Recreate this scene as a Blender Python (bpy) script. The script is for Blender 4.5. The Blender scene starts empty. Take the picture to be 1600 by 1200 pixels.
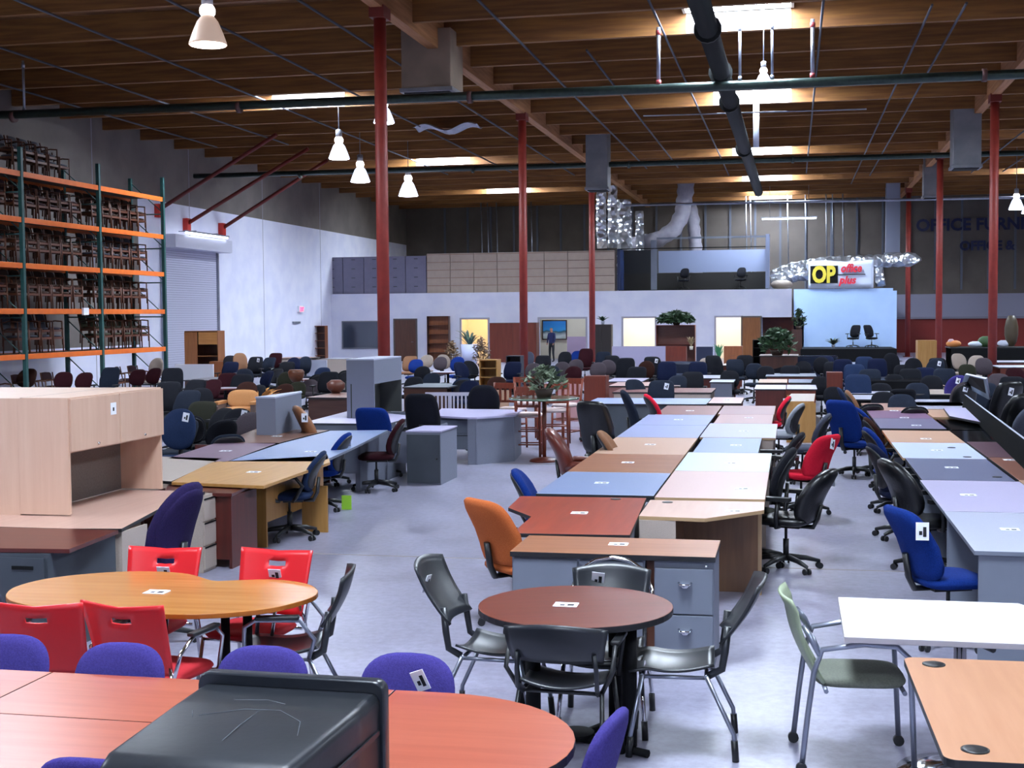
import bpy, math, random
from mathutils import Vector, Matrix

# ------------------------------------------------------------------ camera
F, H = 2080.0, 2.3                                   # focal length in pixels of a 1600 wide frame, eye height
_dY = Vector((438.0, 110.0, -F)).normalized()        # where the aisles run, seen from the camera
_S = 0.008
_U = Vector((-_S, 1.0, -(-_S*_dY.x+_dY.y)/_dY.z)).normalized()
_X = _dY.cross(_U)
R3 = Matrix((_X, _dY, _U))
sc = bpy.context.scene
cd = bpy.data.cameras.new('camera'); cd.sensor_width = 36.0; cd.lens = 36.0*F/1600.0; cd.clip_end = 300
cam = bpy.data.objects.new('camera', cd); sc.collection.objects.link(cam)
cam.matrix_world = Matrix.Translation((0, 0, H)) @ R3.to_4x4()
sc.camera = cam
# ------------------------------------------------------------------ world, exposure, daylight
w = bpy.data.worlds.new('world'); sc.world = w; w.use_nodes = True
w.node_tree.nodes['Background'].inputs[0].default_value = (0.55, 0.68, 1.0, 1)
w.node_tree.nodes['Background'].inputs[1].default_value = 0.25
sc.view_settings.view_transform = 'Standard'; sc.view_settings.look = 'None'
sc.view_settings.gamma = 1.0; sc.view_settings.use_curve_mapping = False
sc.view_settings.exposure = 0.3
try:
    sc.cycles.max_bounces = 6; sc.cycles.diffuse_bounces = 4; sc.cycles.glossy_bounces = 3
    sc.cycles.sample_clamp_indirect = 6.0; sc.cycles.use_denoising = True
except Exception: pass
SKY_STRENGTH = 80.0        # skylight panels
LAMP_STRENGTH = 60.0       # high bay lamps
col = sc.collection
rnd = random.Random(7)
PI = math.pi
def P(px, py, z=0.0):
    d = R3 @ Vector((px-800, 600-py, -F)); t = (z-H)/d.z
    return (d.x*t, d.y*t)
def PY(px, py, Y):
    d = R3 @ Vector((px-800, 600-py, -F)); t = Y/d.y
    return (d.x*t, H+d.z*t)
def PX(px, py, X):
    d = R3 @ Vector((px-800, 600-py, -F)); t = X/d.x
    return (d.y*t, H+d.z*t)
# ------------------------------------------------------------------ materials
def lin(h):
    h = h.lstrip('#'); o = []
    for i in (0, 2, 4):
        c = int(h[i:i+2], 16)/255.0
        o.append(c/12.92 if c <= 0.04045 else ((c+0.055)/1.055)**2.4)
    return (o[0], o[1], o[2], 1.0)
MATS = {}
def mat(name, c, rough=0.5, metal=0.0, c2=None, scale=30.0, stretch=(1, 1, 1), bump=0.0, bscale=None, detail=3.0, emit=0.0, spec=0.5, lo=0.35, hi=0.65):
    if name in MATS: return MATS[name]
    m = bpy.data.materials.new(name); m.use_nodes = True
    nt = m.node_tree; b = nt.nodes['Principled BSDF']
    b.inputs['Base Color'].default_value = lin(c); b.inputs['Roughness'].default_value = rough
    b.inputs['Metallic'].default_value = metal
    b.inputs['Specular IOR Level'].default_value = spec
    if emit:
        b.inputs['Emission Color'].default_value = lin(c); b.inputs['Emission Strength'].default_value = emit
    if c2 or bump:
        tc = nt.nodes.new('ShaderNodeTexCoord'); mp = nt.nodes.new('ShaderNodeMapping')
        mp.inputs['Scale'].default_value = stretch
        nt.links.new(tc.outputs['Object'], mp.inputs['Vector'])
        if c2:
            n = nt.nodes.new('ShaderNodeTexNoise'); n.inputs['Scale'].default_value = scale; n.inputs['Detail'].default_value = detail
            nt.links.new(mp.outputs[0], n.inputs['Vector'])
            r = nt.nodes.new('ShaderNodeValToRGB')
            r.color_ramp.elements[0].position = lo; r.color_ramp.elements[0].color = lin(c)
            r.color_ramp.elements[1].position = hi; r.color_ramp.elements[1].color = lin(c2)
            nt.links.new(n.outputs[0], r.inputs[0]); nt.links.new(r.outputs[0], b.inputs['Base Color'])
        if bump:
            n2 = nt.nodes.new('ShaderNodeTexNoise'); n2.inputs['Scale'].default_value = bscale or scale*2
            nt.links.new(mp.outputs[0], n2.inputs['Vector'])
            bp = nt.nodes.new('ShaderNodeBump'); bp.inputs['Strength'].default_value = bump; bp.inputs['Distance'].default_value = 0.01
            nt.links.new(n2.outputs[0], bp.inputs['Height']); nt.links.new(bp.outputs[0], b.inputs['Normal'])
    MATS[name] = m
    return m
def wood(name, c, c2, rough=0.35, along='x', s=9.0):
    st = {'x': (0.25, 3.0, 3.0), 'y': (3.0, 0.25, 3.0), 'z': (3.0, 3.0, 0.25)}[along]
    return mat(name, c, rough, c2=c2, scale=s, stretch=st, detail=5.0, lo=0.3, hi=0.72)
def lam(name, c, c2=None, rough=0.38):
    return mat(name, c, rough, c2=c2 or c, scale=160.0, detail=1.0)
def fab(name, c, c2, rough=0.95):
    return mat(name, c, rough, c2=c2, scale=120.0, bump=0.25, bscale=300.0, spec=0.15)
# floor: sealed concrete with patches, stains and saw cut joints
def concrete_floor():
    m = bpy.data.materials.new('sealed_concrete'); m.use_nodes = True; nt = m.node_tree; b = nt.nodes['Principled BSDF']
    tc = nt.nodes.new('ShaderNodeTexCoord')
    n1 = nt.nodes.new('ShaderNodeTexNoise'); n1.inputs['Scale'].default_value = 0.45; n1.inputs['Detail'].default_value = 6
    n2 = nt.nodes.new('ShaderNodeTexNoise'); n2.inputs['Scale'].default_value = 2.2; n2.inputs['Detail'].default_value = 4
    nt.links.new(tc.outputs['Object'], n1.inputs['Vector']); nt.links.new(tc.outputs['Object'], n2.inputs['Vector'])
    mx = nt.nodes.new('ShaderNodeMath'); mx.operation = 'ADD'; nt.links.new(n1.outputs[0], mx.inputs[0]); nt.links.new(n2.outputs[0], mx.inputs[1])
    r = nt.nodes.new('ShaderNodeValToRGB'); e = r.color_ramp.elements
    e[0].position = 0.30; e[0].color = lin('#7e7c8b'); e[1].position = 0.72; e[1].color = lin('#a3a2b6')
    k = nt.nodes.new('ShaderNodeMath'); k.operation = 'MULTIPLY'; k.inputs[1].default_value = 0.5
    nt.links.new(mx.outputs[0], k.inputs[0]); nt.links.new(k.outputs[0], r.inputs[0])
    nt.links.new(r.outputs[0], b.inputs['Base Color'])
    n3 = nt.nodes.new('ShaderNodeTexNoise'); n3.inputs['Scale'].default_value = 14.0; n3.inputs['Detail'].default_value = 6; n3.inputs['Roughness'].default_value = .7
    nt.links.new(tc.outputs['Object'], n3.inputs['Vector'])
    r3 = nt.nodes.new('ShaderNodeValToRGB'); r3.color_ramp.elements[0].position = .25; r3.color_ramp.elements[0].color = (.62, .60, .62, 1); r3.color_ramp.elements[1].position = .62; r3.color_ramp.elements[1].color = (1.06, 1.06, 1.08, 1)
    nt.links.new(n3.outputs[0], r3.inputs[0])
    ml = nt.nodes.new('ShaderNodeMix'); ml.data_type = 'RGBA'; ml.blend_type = 'MULTIPLY'; ml.inputs[0].default_value = .8
    nt.links.new(r.outputs[0], ml.inputs[6]); nt.links.new(r3.outputs[0], ml.inputs[7]); nt.links.new(ml.outputs[2], b.inputs['Base Color'])
    rr = nt.nodes.new('ShaderNodeMapRange'); rr.inputs[3].default_value = 0.22; rr.inputs[4].default_value = 0.46
    nt.links.new(n2.outputs[0], rr.inputs[0]); nt.links.new(rr.outputs[0], b.inputs['Roughness'])
    bp = nt.nodes.new('ShaderNodeBump'); bp.inputs['Strength'].default_value = 0.3; bp.inputs['Distance'].default_value = 0.004; nt.links.new(n2.outputs[0], bp.inputs['Height'])
    nt.links.new(bp.outputs[0], b.inputs['Normal'])
    return m
def foil():
    m = bpy.data.materials.new('crinkled_foil'); m.use_nodes = True; nt = m.node_tree; b = nt.nodes['Principled BSDF']
    b.inputs['Base Color'].default_value = lin('#c9ccd4'); b.inputs['Metallic'].default_value = 0.85; b.inputs['Roughness'].default_value = 0.28
    tc = nt.nodes.new('ShaderNodeTexCoord'); v = nt.nodes.new('ShaderNodeTexVoronoi'); v.inputs['Scale'].default_value = 3.2
    nt.links.new(tc.outputs['Object'], v.inputs['Vector'])
    bp = nt.nodes.new('ShaderNodeBump'); bp.inputs['Strength'].default_value = 0.9; bp.inputs['Distance'].default_value = 0.25
    nt.links.new(v.outputs['Distance'], bp.inputs['Height']); nt.links.new(bp.outputs[0], b.inputs['Normal'])
    return m
M_FLOOR = concrete_floor(); M_FOIL = foil()
BEAM = mat('glulam_timber', '#6a401a', 0.7, c2='#875a28', scale=3.0, stretch=(0.25, 4, 4), detail=6)
BEAMY = mat('girder_timber', '#8a5a30', 0.7, c2='#a8744a', scale=3.0, stretch=(4, 0.25, 4), detail=6)
DECK = mat('roof_plywood', '#5a3616', 0.8, c2='#704820', scale=1.5, stretch=(2, .4, 1))
WALLW = mat('white_wall_paint', '#ebebfa', 0.8, c2='#e0e1f5', scale=1.2)
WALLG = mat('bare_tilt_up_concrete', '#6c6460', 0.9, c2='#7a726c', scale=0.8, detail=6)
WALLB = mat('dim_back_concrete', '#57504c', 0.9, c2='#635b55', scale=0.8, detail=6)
REDW = mat('dark_red_panelling', '#7c170f', 0.6, c2='#7d1d15', scale=2.0)
REDP = mat('red_oxide_steel', '#7a2119', 0.55, c2='#84271d', scale=5.0)
REDD = mat('dark_red_steel', '#6a1c12', 0.55)
PIPE = mat('dark_iron_pipe', '#2c3a38', 0.3, metal=0.5, c2='#35443f', scale=8)
GALV = mat('galvanised_steel', '#9b9fae', 0.35, metal=0.7, c2='#8a8e9c', scale=4)
DUCTG = mat('sheet_metal_duct', '#7c7f86', 0.5, metal=0.55, c2='#8c8e94', scale=1.6)
DUCTB = mat('painted_duct_brown', '#7a6a5c', 0.6, c2='#8a7868', scale=1.4)
BLACK = mat('black_plastic', '#17181b', 0.4)
BLACKM = mat('black_matte', '#0b0c0f', 0.75, spec=.2)
CHROME = mat('chrome', '#d8dae0', 0.12, metal=1.0)
SILVER = mat('silver_powder_coat', '#8f94a2', 0.3, metal=0.8)
WHITEP = mat('white_card', '#eef0f8', 0.7)
INK = mat('black_print', '#15161c', 0.7)
# ------------------------------------------------------------------ mesh builder
class MB:
    def __init__(s): s.v = []; s.f = []; s.m = []; s.s = []
    def add(s, vs, fs, m=0, sm=False):
        b = len(s.v); s.v += [tuple(v) for v in vs]
        for f in fs: s.f.append(tuple(b+i for i in f)); s.m.append(m); s.s.append(sm)
    def box(s, x0, x1, y0, y1, z0, z1, m=0, T=None, mt=None):
        vs = [Vector((x, y, z)) for z in (z0, z1) for y in (y0, y1) for x in (x0, x1)]
        if T: vs = [T @ v for v in vs]
        fs = [(0, 2, 3, 1), (4, 5, 7, 6), (0, 1, 5, 4), (2, 6, 7, 3), (0, 4, 6, 2), (1, 3, 7, 5)]
        if mt is None: s.add(vs, fs, m)
        else:
            s.add(vs, [fs[0]]+fs[2:], m); b = len(s.v)-8
            s.f.append(tuple(b+i for i in fs[1])); s.m.append(mt); s.s.append(False)
    def prism(s, poly, z0, z1, m=0, mt=None, T=None):
        n = len(poly)
        a = sum(poly[i][0]*poly[(i+1) % n][1]-poly[(i+1) % n][0]*poly[i][1] for i in range(n))
        if a < 0: poly = poly[::-1]
        vs = [Vector((x, y, z0)) for x, y in poly]+[Vector((x, y, z1)) for x, y in poly]
        if T: vs = [T @ v for v in vs]
        s.add(vs, [tuple(range(n))[::-1]]+[(i, (i+1) % n, n+(i+1) % n, n+i) for i in range(n)], m)
        b = len(s.v)-2*n
        s.f.append(tuple(b+n+i for i in range(n))); s.m.append(m if mt is None else mt); s.s.append(False)
    def tube(s, pts, r, n=8, m=0, closed=False, cap=True, sx=1.0):
        pts = [Vector(p) for p in pts]; k = len(pts)
        rs = r if isinstance(r, (list, tuple)) else [r]*k
        rings = []; up = None
        for i in range(k):
            if closed: t = pts[(i+1) % k]-pts[i-1]
            else: t = pts[min(i+1, k-1)]-pts[max(i-1, 0)]
            t = t.normalized() if t.length > 1e-9 else Vector((0, 0, 1))
            if up is None:
                up = Vector((0, 0, 1)) if abs(t.z) < 0.9 else Vector((0, 1, 0))
            a = up - t*up.dot(t)
            if a.length < 1e-6: a = Vector((1, 0, 0)) - t*t.x
            a.normalize(); up = a; c = t.cross(a)
            rings.append([pts[i]+(a*math.cos(2*PI*j/n)+c*math.sin(2*PI*j/n)*sx)*rs[i] for j in range(n)])
        s.loft(rings, m, closed, cap)
    def loft(s, rings, m=0, closed=False, cap=True, sm=True):
        n = len(rings[0]); k = len(rings)
        vs = [v for r in rings for v in r]; fs = []
        for i in range(k if closed else k-1):
            a, b = i*n, ((i+1) % k)*n
            for j in range(n): fs.append((a+j, a+(j+1) % n, b+(j+1) % n, b+j))
        s.add(vs, fs, m, sm)
        if cap and not closed:
            b0 = len(s.v)-n*k
            s.f.append(tuple(b0+j for j in range(n))[::-1]); s.m.append(m); s.s.append(False)
            s.f.append(tuple(b0+(k-1)*n+j for j in range(n))); s.m.append(m); s.s.append(False)
    def lathe(s, prof, c=(0, 0, 0), n=24, m=0, sm=True):
        rings = [[(c[0]+r*math.cos(2*PI*j/n), c[1]+r*math.sin(2*PI*j/n), c[2]+z) for j in range(n)] for r, z in prof]
        s.loft(rings, m, sm=sm)
    def ball(s, c, r, n=10, m=0, sq=(1, 1, 1)):
        rings = []
        for i in range(1, n//2+2):
            a = PI*i/(n//2+2)
            rings.append([(c[0]+r*sq[0]*math.sin(a)*math.cos(2*PI*j/n), c[1]+r*sq[1]*math.sin(a)*math.sin(2*PI*j/n), c[2]-r*sq[2]*math.cos(a)) for j in range(n)])
        s.loft(rings, m)
    def pad(s, W, Hh, T, f, n=3.0, seg=24, m=0, shape=None):
        prof = [(0.02, 1), (.45, .98), (.8, .9), (.95, .6), (1, .15), (1, -.15), (.95, -.6), (.8, -.9), (.45, -.98), (.02, -1)]
        rings = []
        for sc_, t in prof:
            ring = []
            for j in range(seg):
                a = 2*PI*j/seg; c, q = math.cos(a), math.sin(a)
                u = math.copysign(abs(c)**(2/n), c)*W/2*sc_; v = math.copysign(abs(q)**(2/n), q)*Hh/2*sc_
                if shape: u *= shape(v/Hh+.5)
                ring.append(f(u, v, t*T/2))
            rings.append(ring)
        s.loft(rings, m)
    def shell(s, f, nu, nv, th, m=0, skip=()):
        def nrm(u, v):
            e = 1e-3
            a = f(min(u+e, 1), v)-f(max(u-e, 0), v); b = f(u, min(v+e, 1))-f(u, max(v-e, 0))
            c = a.cross(b); return c.normalized() if c.length > 1e-12 else Vector((0, 0, 1))
        A, B = [], []
        for j in range(nv+1):
            for i in range(nu+1):
                p = f(i/nu, j/nv); q = nrm(i/nu, j/nv)*th/2; A.append(p+q); B.append(p-q)
        N = len(A); fs = []; ix = lambda i, j: j*(nu+1)+i
        pres = lambda i, j: 0 <= i < nu and 0 <= j < nv and (i, j) not in skip
        for j in range(nv):
            for i in range(nu):
                if not pres(i, j): continue
                a, b, c, d = ix(i, j), ix(i+1, j), ix(i+1, j+1), ix(i, j+1)
                fs.append((a, b, c, d)); fs.append((N+d, N+c, N+b, N+a))
                for (e, g, ni, nj) in ((a, b, i, j-1), (b, c, i+1, j), (c, d, i, j+1), (d, a, i-1, j)):
                    if not pres(ni, nj): fs.append((e, N+e, N+g, g))
        s.add(A+B, fs, m, True)
    def build(s, name, mats, parent=None, bevel=0.0):
        me = bpy.data.meshes.new(name)
        me.from_pydata([tuple(v) for v in s.v], [], s.f)
        if not isinstance(mats, (list, tuple)): mats = [mats]
        for m in mats: me.materials.append(m)
        me.polygons.foreach_set('material_index', [min(i, len(mats)-1) for i in s.m])
        me.polygons.foreach_set('use_smooth', s.s)
        me.update()
        o = bpy.data.objects.new(name, me); col.objects.link(o)
        if parent: o.parent = parent
        if bevel:
            b = o.modifiers.new('bevel', 'BEVEL'); b.width = bevel; b.segments = 2; b.limit_method = 'ANGLE'; b.angle_limit = 0.9
        return o
def tag(o, label=None, cat=None, group=None, kind=None):
    if label: o['label'] = label
    if cat: o['category'] = cat
    if group: o['group'] = group
    if kind: o['kind'] = kind
    return o
def thing(name, label, cat, loc=(0, 0, 0), rz=0.0, group=None):
    o = bpy.data.objects.new(name, None); col.objects.link(o); o.empty_display_size = 0.1
    if len(loc) == 2: loc = (loc[0], loc[1], 0)
    o.location = loc; o.rotation_euler = (0, 0, rz)
    return tag(o, label, cat, group)
def kids(o): return [c for c in bpy.data.objects if c.parent == o]
CH = {}
def remember(o): CH[o.name] = [(c, [g for g in kids(c)]) for c in kids(o)]
def dup(root, loc, rz, label=None, group=None, cat=None):
    r = root.copy(); col.objects.link(r); r.location = loc if len(loc) == 3 else (loc[0], loc[1], 0); r.rotation_euler = (0, 0, rz)
    if label: r['label'] = label
    if cat: r['category'] = cat
    if 'group' in r.keys() and not group: del r['group']
    if group: r['group'] = group
    for ch, gs in CH[root.name]:
        c = ch.copy(); col.objects.link(c); c.parent = r
        for g in gs:
            d = g.copy(); col.objects.link(d); d.parent = c
    return r
def struct(name, mb, mats, parent=None):
    o = mb.build(name, mats, parent)
    if not parent: o['kind'] = 'structure'
    return o
def one(name, mb, mats, label, cat, group=None, loc=None, rz=0, bevel=0):
    o = mb.build(name, mats, None, bevel); tag(o, label, cat, group)
    if loc is not None: o.location = loc if len(loc) == 3 else (loc[0], loc[1], 0)
    o.rotation_euler = (0, 0, rz)
    return o
def text_mesh(txt, size, extrude, name, m, parent, M4, shear=0.0, bold=0.0):
    cu = bpy.data.curves.new(name, 'FONT'); cu.body = txt; cu.size = size; cu.extrude = extrude; cu.shear = shear; cu.offset = bold
    cu.resolution_u = 3
    t = bpy.data.objects.new(name+'_curve', cu); col.objects.link(t)
    dg = bpy.context.evaluated_depsgraph_get(); dg.update()
    me = bpy.data.meshes.new_from_object(t.evaluated_get(dg)); bpy.data.objects.remove(t)
    me.materials.clear(); me.materials.append(m); me.transform(M4)
    o = bpy.data.objects.new(name, me); col.objects.link(o); o.parent = parent
    return o
# ================================================================== THE BUILDING
XL, XR, YB, YF = -23.5, 21.0, -9.0, 80.0
ZB, ZD = 8.87, 9.45
mb = MB(); mb.box(XL-.3, XR+.3, YB-.3, YF+.3, -.3, 0)
for y in (3.0, 12.2, 20.2, 27.0, 42.0, 57.0): mb.box(XL, XR, y-.012, y+.012, 0, .0015, 1)
for x in (-8.45, 5.87): mb.box(x-.012, x+.012, YB, YF, 0, .0015, 1)
struct('floor', mb, [M_FLOOR, mat('joint_filler', '#8d8478', .7)])
# left wall: bare concrete high up, white paint below; grey behind the racks paints in shade
mb = MB(); mb.box(XL-.3, XL-.02, YB, YF, 0, ZD)
mb.box(XL-.02, XL, YB, 45.2, 1.35, ZD); mb.box(XL-.02, XL, 45.2, YF, 6.75, ZD)
mb.box(XL-.02, XL, YB, 45.2, 0, 1.35, 1)
mb.box(XL-.02, XL, 45.2, YF, 0, 6.75, 1)
for y in (42.0, 49.5, 57.0, 64.5): mb.box(XL, XL+.006, y-.02, y+.02, 0, ZD, 2)
struct('wall_left', mb, [WALLG, WALLW, mat('panel_joint', '#9a98a4', .8)])
mb = MB(); mb.box(XR, XR+.3, YB, YF, 0, ZD); struct('wall_right', mb, WALLG)
mb = MB(); mb.box(XL-.3, XR+.3, YB-.3, YB, 0, ZD); struct('wall_rear', mb, WALLW)
mb = MB(); mb.box(XL-.3, XR+.3, YF, YF+.3, 0, ZD)
x0 = PY(1398, 500, YF)[0]
mb.box(x0, XR, YF-.05, YF, PY(1500, 497, YF)[1], PY(1500, 459, YF)[1], 1)
mb.box(x0, XR, YF-.08, YF, 0, PY(1500, 497, YF)[1], 2)
mb.box(x0, XR, YF-.2, YF, PY(1500, 498, YF)[1], PY(1500, 496, YF)[1]+.05, 3)
for i in range(28):                                  # ribs of the insulated back wall
    x = -21+i*1.45; mb.box(x-.06, x+.06, YF-.1, YF, 3.6, ZD, 4)
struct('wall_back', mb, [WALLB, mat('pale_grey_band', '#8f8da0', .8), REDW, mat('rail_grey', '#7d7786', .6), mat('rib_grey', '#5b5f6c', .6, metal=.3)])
# roof
mb = MB(); mb.box(XL-.3, XR+.3, YB-.3, YF+.3, ZD, ZD+.2); struct('ceiling', mb, DECK)
NY = 39
for i in range(NY):
    y = 29.1+2.75*(i-13)
    if y > YF-.3 or y < YB+.3: continue
    mb = MB(); mb.box(XL, XR, y-.08, y+.08, ZB, ZD); struct('trim_%d' % (i+1), mb, BEAM)
for k, x in enumerate((-8.45, 5.87)):
    mb = MB(); mb.box(x-.13, x+.13, YB, YF, ZB-.16, ZD); struct('trim_%d' % (NY+1+k), mb, BEAMY)
# skylights
SKY = bpy.data.materials.new('skylight_daylight'); SKY.use_nodes = True
b = SKY.node_tree.nodes['Principled BSDF']; b.inputs['Base Color'].default_value = (.9, .95, 1, 1)
b.inputs['Emission Color'].default_value = (0.74, 0.85, 1.0, 1); b.inputs['Emission Strength'].default_value = SKY_STRENGTH
CURB = mat('white_curb_and_glow_boards', '#d8d4cc', .7)
sk = [(x, y) for x in (-1.25,) for y in (-5.3, 5.7, 19.5, 30.5, 41.5, 55.2, 66.2, 76.4)]
sk += [(-14.9, y) for y in (5.7, 22.2, 38.7, 55.2, 69.0)] + [(12.0, y) for y in (5.7, 22.2, 38.7, 52.4, 66.2)]
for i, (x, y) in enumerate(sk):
    mb = MB(); mb.box(x-1.2, x+1.2, y-1.15, y+1.15, ZD-.03, ZD-.005)
    o = struct('window_%d' % (i+1), mb, SKY)
    mb = MB()
    for a in ((x-1.27, x-1.2, y-1.22, y+1.22), (x+1.2, x+1.27, y-1.22, y+1.22), (x-1.2, x+1.2, y-1.22, y-1.15), (x-1.2, x+1.2, y+1.15, y+1.22)):
        mb.box(*a, ZD-.12, ZD)
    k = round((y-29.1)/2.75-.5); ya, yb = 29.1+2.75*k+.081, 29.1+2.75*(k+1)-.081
    mb.box(x-1.2, x+1.2, ya, ya+.02, ZB+.01, ZD-.12); mb.box(x-1.2, x+1.2, yb-.02, yb, ZB+.01, ZD-.12)  # white boards added on the beam faces, imitating the skylights' glare
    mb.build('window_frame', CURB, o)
# red steel columns
COLN = ['nearest', 'second', 'farthest']
for side, X, Ys in (('left', -8.45, (27, 42, 57)), ('right', 5.87, (42, 57, 72))):
    for k, y in enumerate(Ys):
        t = thing('steel_column', {
            ('left', 0): 'thick red steel column rising behind the tall grey hutch desk',
            ('left', 1): 'red steel column rising behind the wooden dining chairs',
            ('left', 2): 'slim red steel column in front of the white office wall, above the dark cabinet',
            ('right', 0): 'thick red steel column at the right edge, behind the black leather chairs',
            ('right', 1): 'red steel column beside the oak cabinet, between two other columns on the right',
            ('right', 2): 'thinnest red steel column at the right, nearest the white banner wall'}[(side, k)], 'column', (X, y))
        a = MB(); a.tube([(0, 0, .02), (0, 0, ZB-.16)], .13, 20); a.build('post', REDP, t)
        a = MB(); a.box(-.22, .22, -.22, .22, 0, .03); a.build('base_plate', REDD, t)
        a = MB(); a.box(-.16, .16, -.25, .25, ZB-.36, ZB-.12); a.build('cap_plate', REDD, t)
# office block at the back with openings
YO = 66.0; ZO = 3.5
def ox(px): return PY(px, 500, YO)[0]
def oz(py): return PY(900, py, YO)[1]
ops = [(721, 762), (843, 915), (974, 1023), (1119, 1158)]
zt = oz(498)
segs = []; cur = XL
for a, b_ in ops:
    segs.append((cur, ox(a))); cur = ox(b_)
segs.append((cur, ox(1190)))
mb = MB()
for a, b_ in segs: mb.box(a, b_, YO, YO+.15, 0, zt)
mb.box(XL, ox(1237), YO, YO+.15, zt, ZO)
mb.box(ox(1190), ox(1237), YO+.15, YO+2.5, zt, zt+.1)
mb.box(ox(1237)-.15, ox(1237), YO+.15, YO+5, zt, ZO)
mb.box(ox(1188), ox(1190), YO+.15, YO+2.5, 0, zt)
mb.box(ox(1188), ox(1237)+.6, YO+2.5, YO+2.65, 0, zt, 1)
struct('wall_office', mb, [WALLW, mat('recess_mahogany_wall', '#4a1a12', .6, c2='#5a2216', scale=3)])
mb = MB(); mb.box(XL, ox(1237), YO+.15, YF-.1, ZO-.12, ZO-.02); struct('ceiling_office', mb, mat('plywood_deck_grey', '#6a6660', .8))
for i, (a, b_) in enumerate(ops):
    mb = MB(); c = .09
    mb.box(ox(a)-c, ox(a), YO-.04, YO, 0, zt+c); mb.box(ox(b_), ox(b_)+c, YO-.04, YO, 0, zt+c); mb.box(ox(a), ox(b_), YO-.04, YO, zt, zt+c)
    struct('trim_%d' % (50+i), mb, mat('opening_trim', '#a9a6b4', .6))
# lit rooms behind the openings
mb = MB(); yb = YO+4
mb.box(XL, ox(1190), yb, yb+.1, 0, ZO-.12)
for px in (700, 800, 950, 1090): mb.box(ox(px)-.05, ox(px)+.05, YO+.15, yb, 0, ZO-.12)
struct('wall_offices_inner', mb, mat('warm_room_paint', '#e9e2d2', .8))
for px, e, c in ((741, 26, '#ffd79a'), (879, 9, '#e8f2ff'), (998, 34, '#fff8ea'), (1138, 34, '#fff4e0')):
    x = ox(px)
    t = thing('ceiling_light', 'lit ceiling panel inside the %s office opening' % {741: 'warm yellow', 879: 'wide', 998: 'brightest white', 1138: 'right hand bright'}[px], 'ceiling light', (x, YO+2, ZO-.2))
    a = MB(); a.box(-.62, .62, -.62, .62, 0, .06); a.build('frame', CURB, t)
    a = MB(); a.box(-.6, .6, -.6, .6, -.01, 0); a.build('diffuser', mat('office_diffuser_%d' % px, c, .5, emit=e), t)
# closed doors and dark window in the office wall
def door(i, a, b_, m, dz=.0):
    x0, x1 = ox(a), ox(b_)
    o = MB(); o.box(x0, x1, YO-.05, YO-.005, .01, zt+dz); d = struct('door_%d' % i, o, m)
    o = MB(); o.box(x0-.07, x0, YO-.07, YO-.005, 0, zt+.07+dz); o.box(x1, x1+.07, YO-.07, YO-.005, 0, zt+.07+dz); o.box(x0, x1, YO-.07, YO-.005, zt+dz, zt+.07+dz)
    o.build('door_frame', mat('dark_door_frame', '#55504f', .6), d)
    o = MB(); o.tube([(x1-.1, YO-.05, 1.0), (x1-.1, YO-.12, 1.0), (x1-.22, YO-.12, 1.0)], .014, 6); o.build('door_handle', CHROME, d)
door(1, 617, 650, wood('walnut_door', '#4a2c1c', '#5c3826', along='z'))
door(2, 1160, 1188, wood('oak_door', '#7a4a26', '#8e5a30', along='z'))
mb = MB(); mb.box(ox(536), ox(600), YO-.02, YO-.004, oz(542), oz(501)); o = struct('window_30', mb, mat('dark_office_glass', '#3c4454', .15, spec=.8))
mb = MB(); c = .06
x0, x1, z0, z1 = ox(536), ox(600), oz(542), oz(501)
for a in ((x0-c, x1+c, z1, z1+c), (x0-c, x1+c, z0-c, z0), (x0-c, x0, z0, z1), (x1, x1+c, z0, z1)): mb.box(a[0], a[1], YO-.05, YO-.004, a[2], a[3])
mb.build('window_frame', mat('window_frame_grey', '#6b6d78', .5), o)
# white showroom wall on the right of the offices
YW = 68.5
def wx(px): return PY(px, 500, YW)[0]
def wz(py): return PY(1320, py, YW)[1]
mb = MB(); mb.box(wx(1237)+.1, wx(1395), YW, YW+.2, 0, wz(451)); mb.box(wx(1395), wx(1401), YW, YW+.2, 0, wz(455))
mb.box(wx(1401)-.2, wx(1401), YW+.2, YF-.1, 0, wz(455))
struct('wall_showroom', mb, mat('pale_blue_wall_paint', '#b6d2fa', .8, c2='#aecbf6', scale=1.0))
mb = MB(); mb.box(wx(1250), wx(1392), YW-4, YW-.02, 0, .62); one('display_platform', mb, BLACKM, 'low black display platform in front of the pale blue wall under the banner', 'platform')
# roll-up door in the left wall
y0, y1 = 47.0, 51.8; zt2 = 5.0
o = MB()
n = 56
for i in range(n):
    z = i*zt2/n; o.box(XL+.02, XL+.06, y0, y1, z+.012, z+zt2/n-.004); o.box(XL+.02, XL+.045, y0, y1, z, z+.02, 1)
d = struct('door_3', o, [mat('roller_slats', '#cfcfe2', .5, metal=.1), mat('slat_groove', '#8f90a8', .6)])
o = MB(); o.box(XL+.01, XL+.12, y0-.15, y0, 0, zt2+.1); o.box(XL+.01, XL+.12, y1, y1+.15, 0, zt2+.1); o.build('guide_rail', GALV, d)
o = MB(); o.box(XL+.02, XL+.7, y0-.2, y1+.2, zt2, zt2+.5); o.build('coil_housing', mat('coil_housing_white', '#d4d4e4', .45, metal=.2), d)
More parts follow.
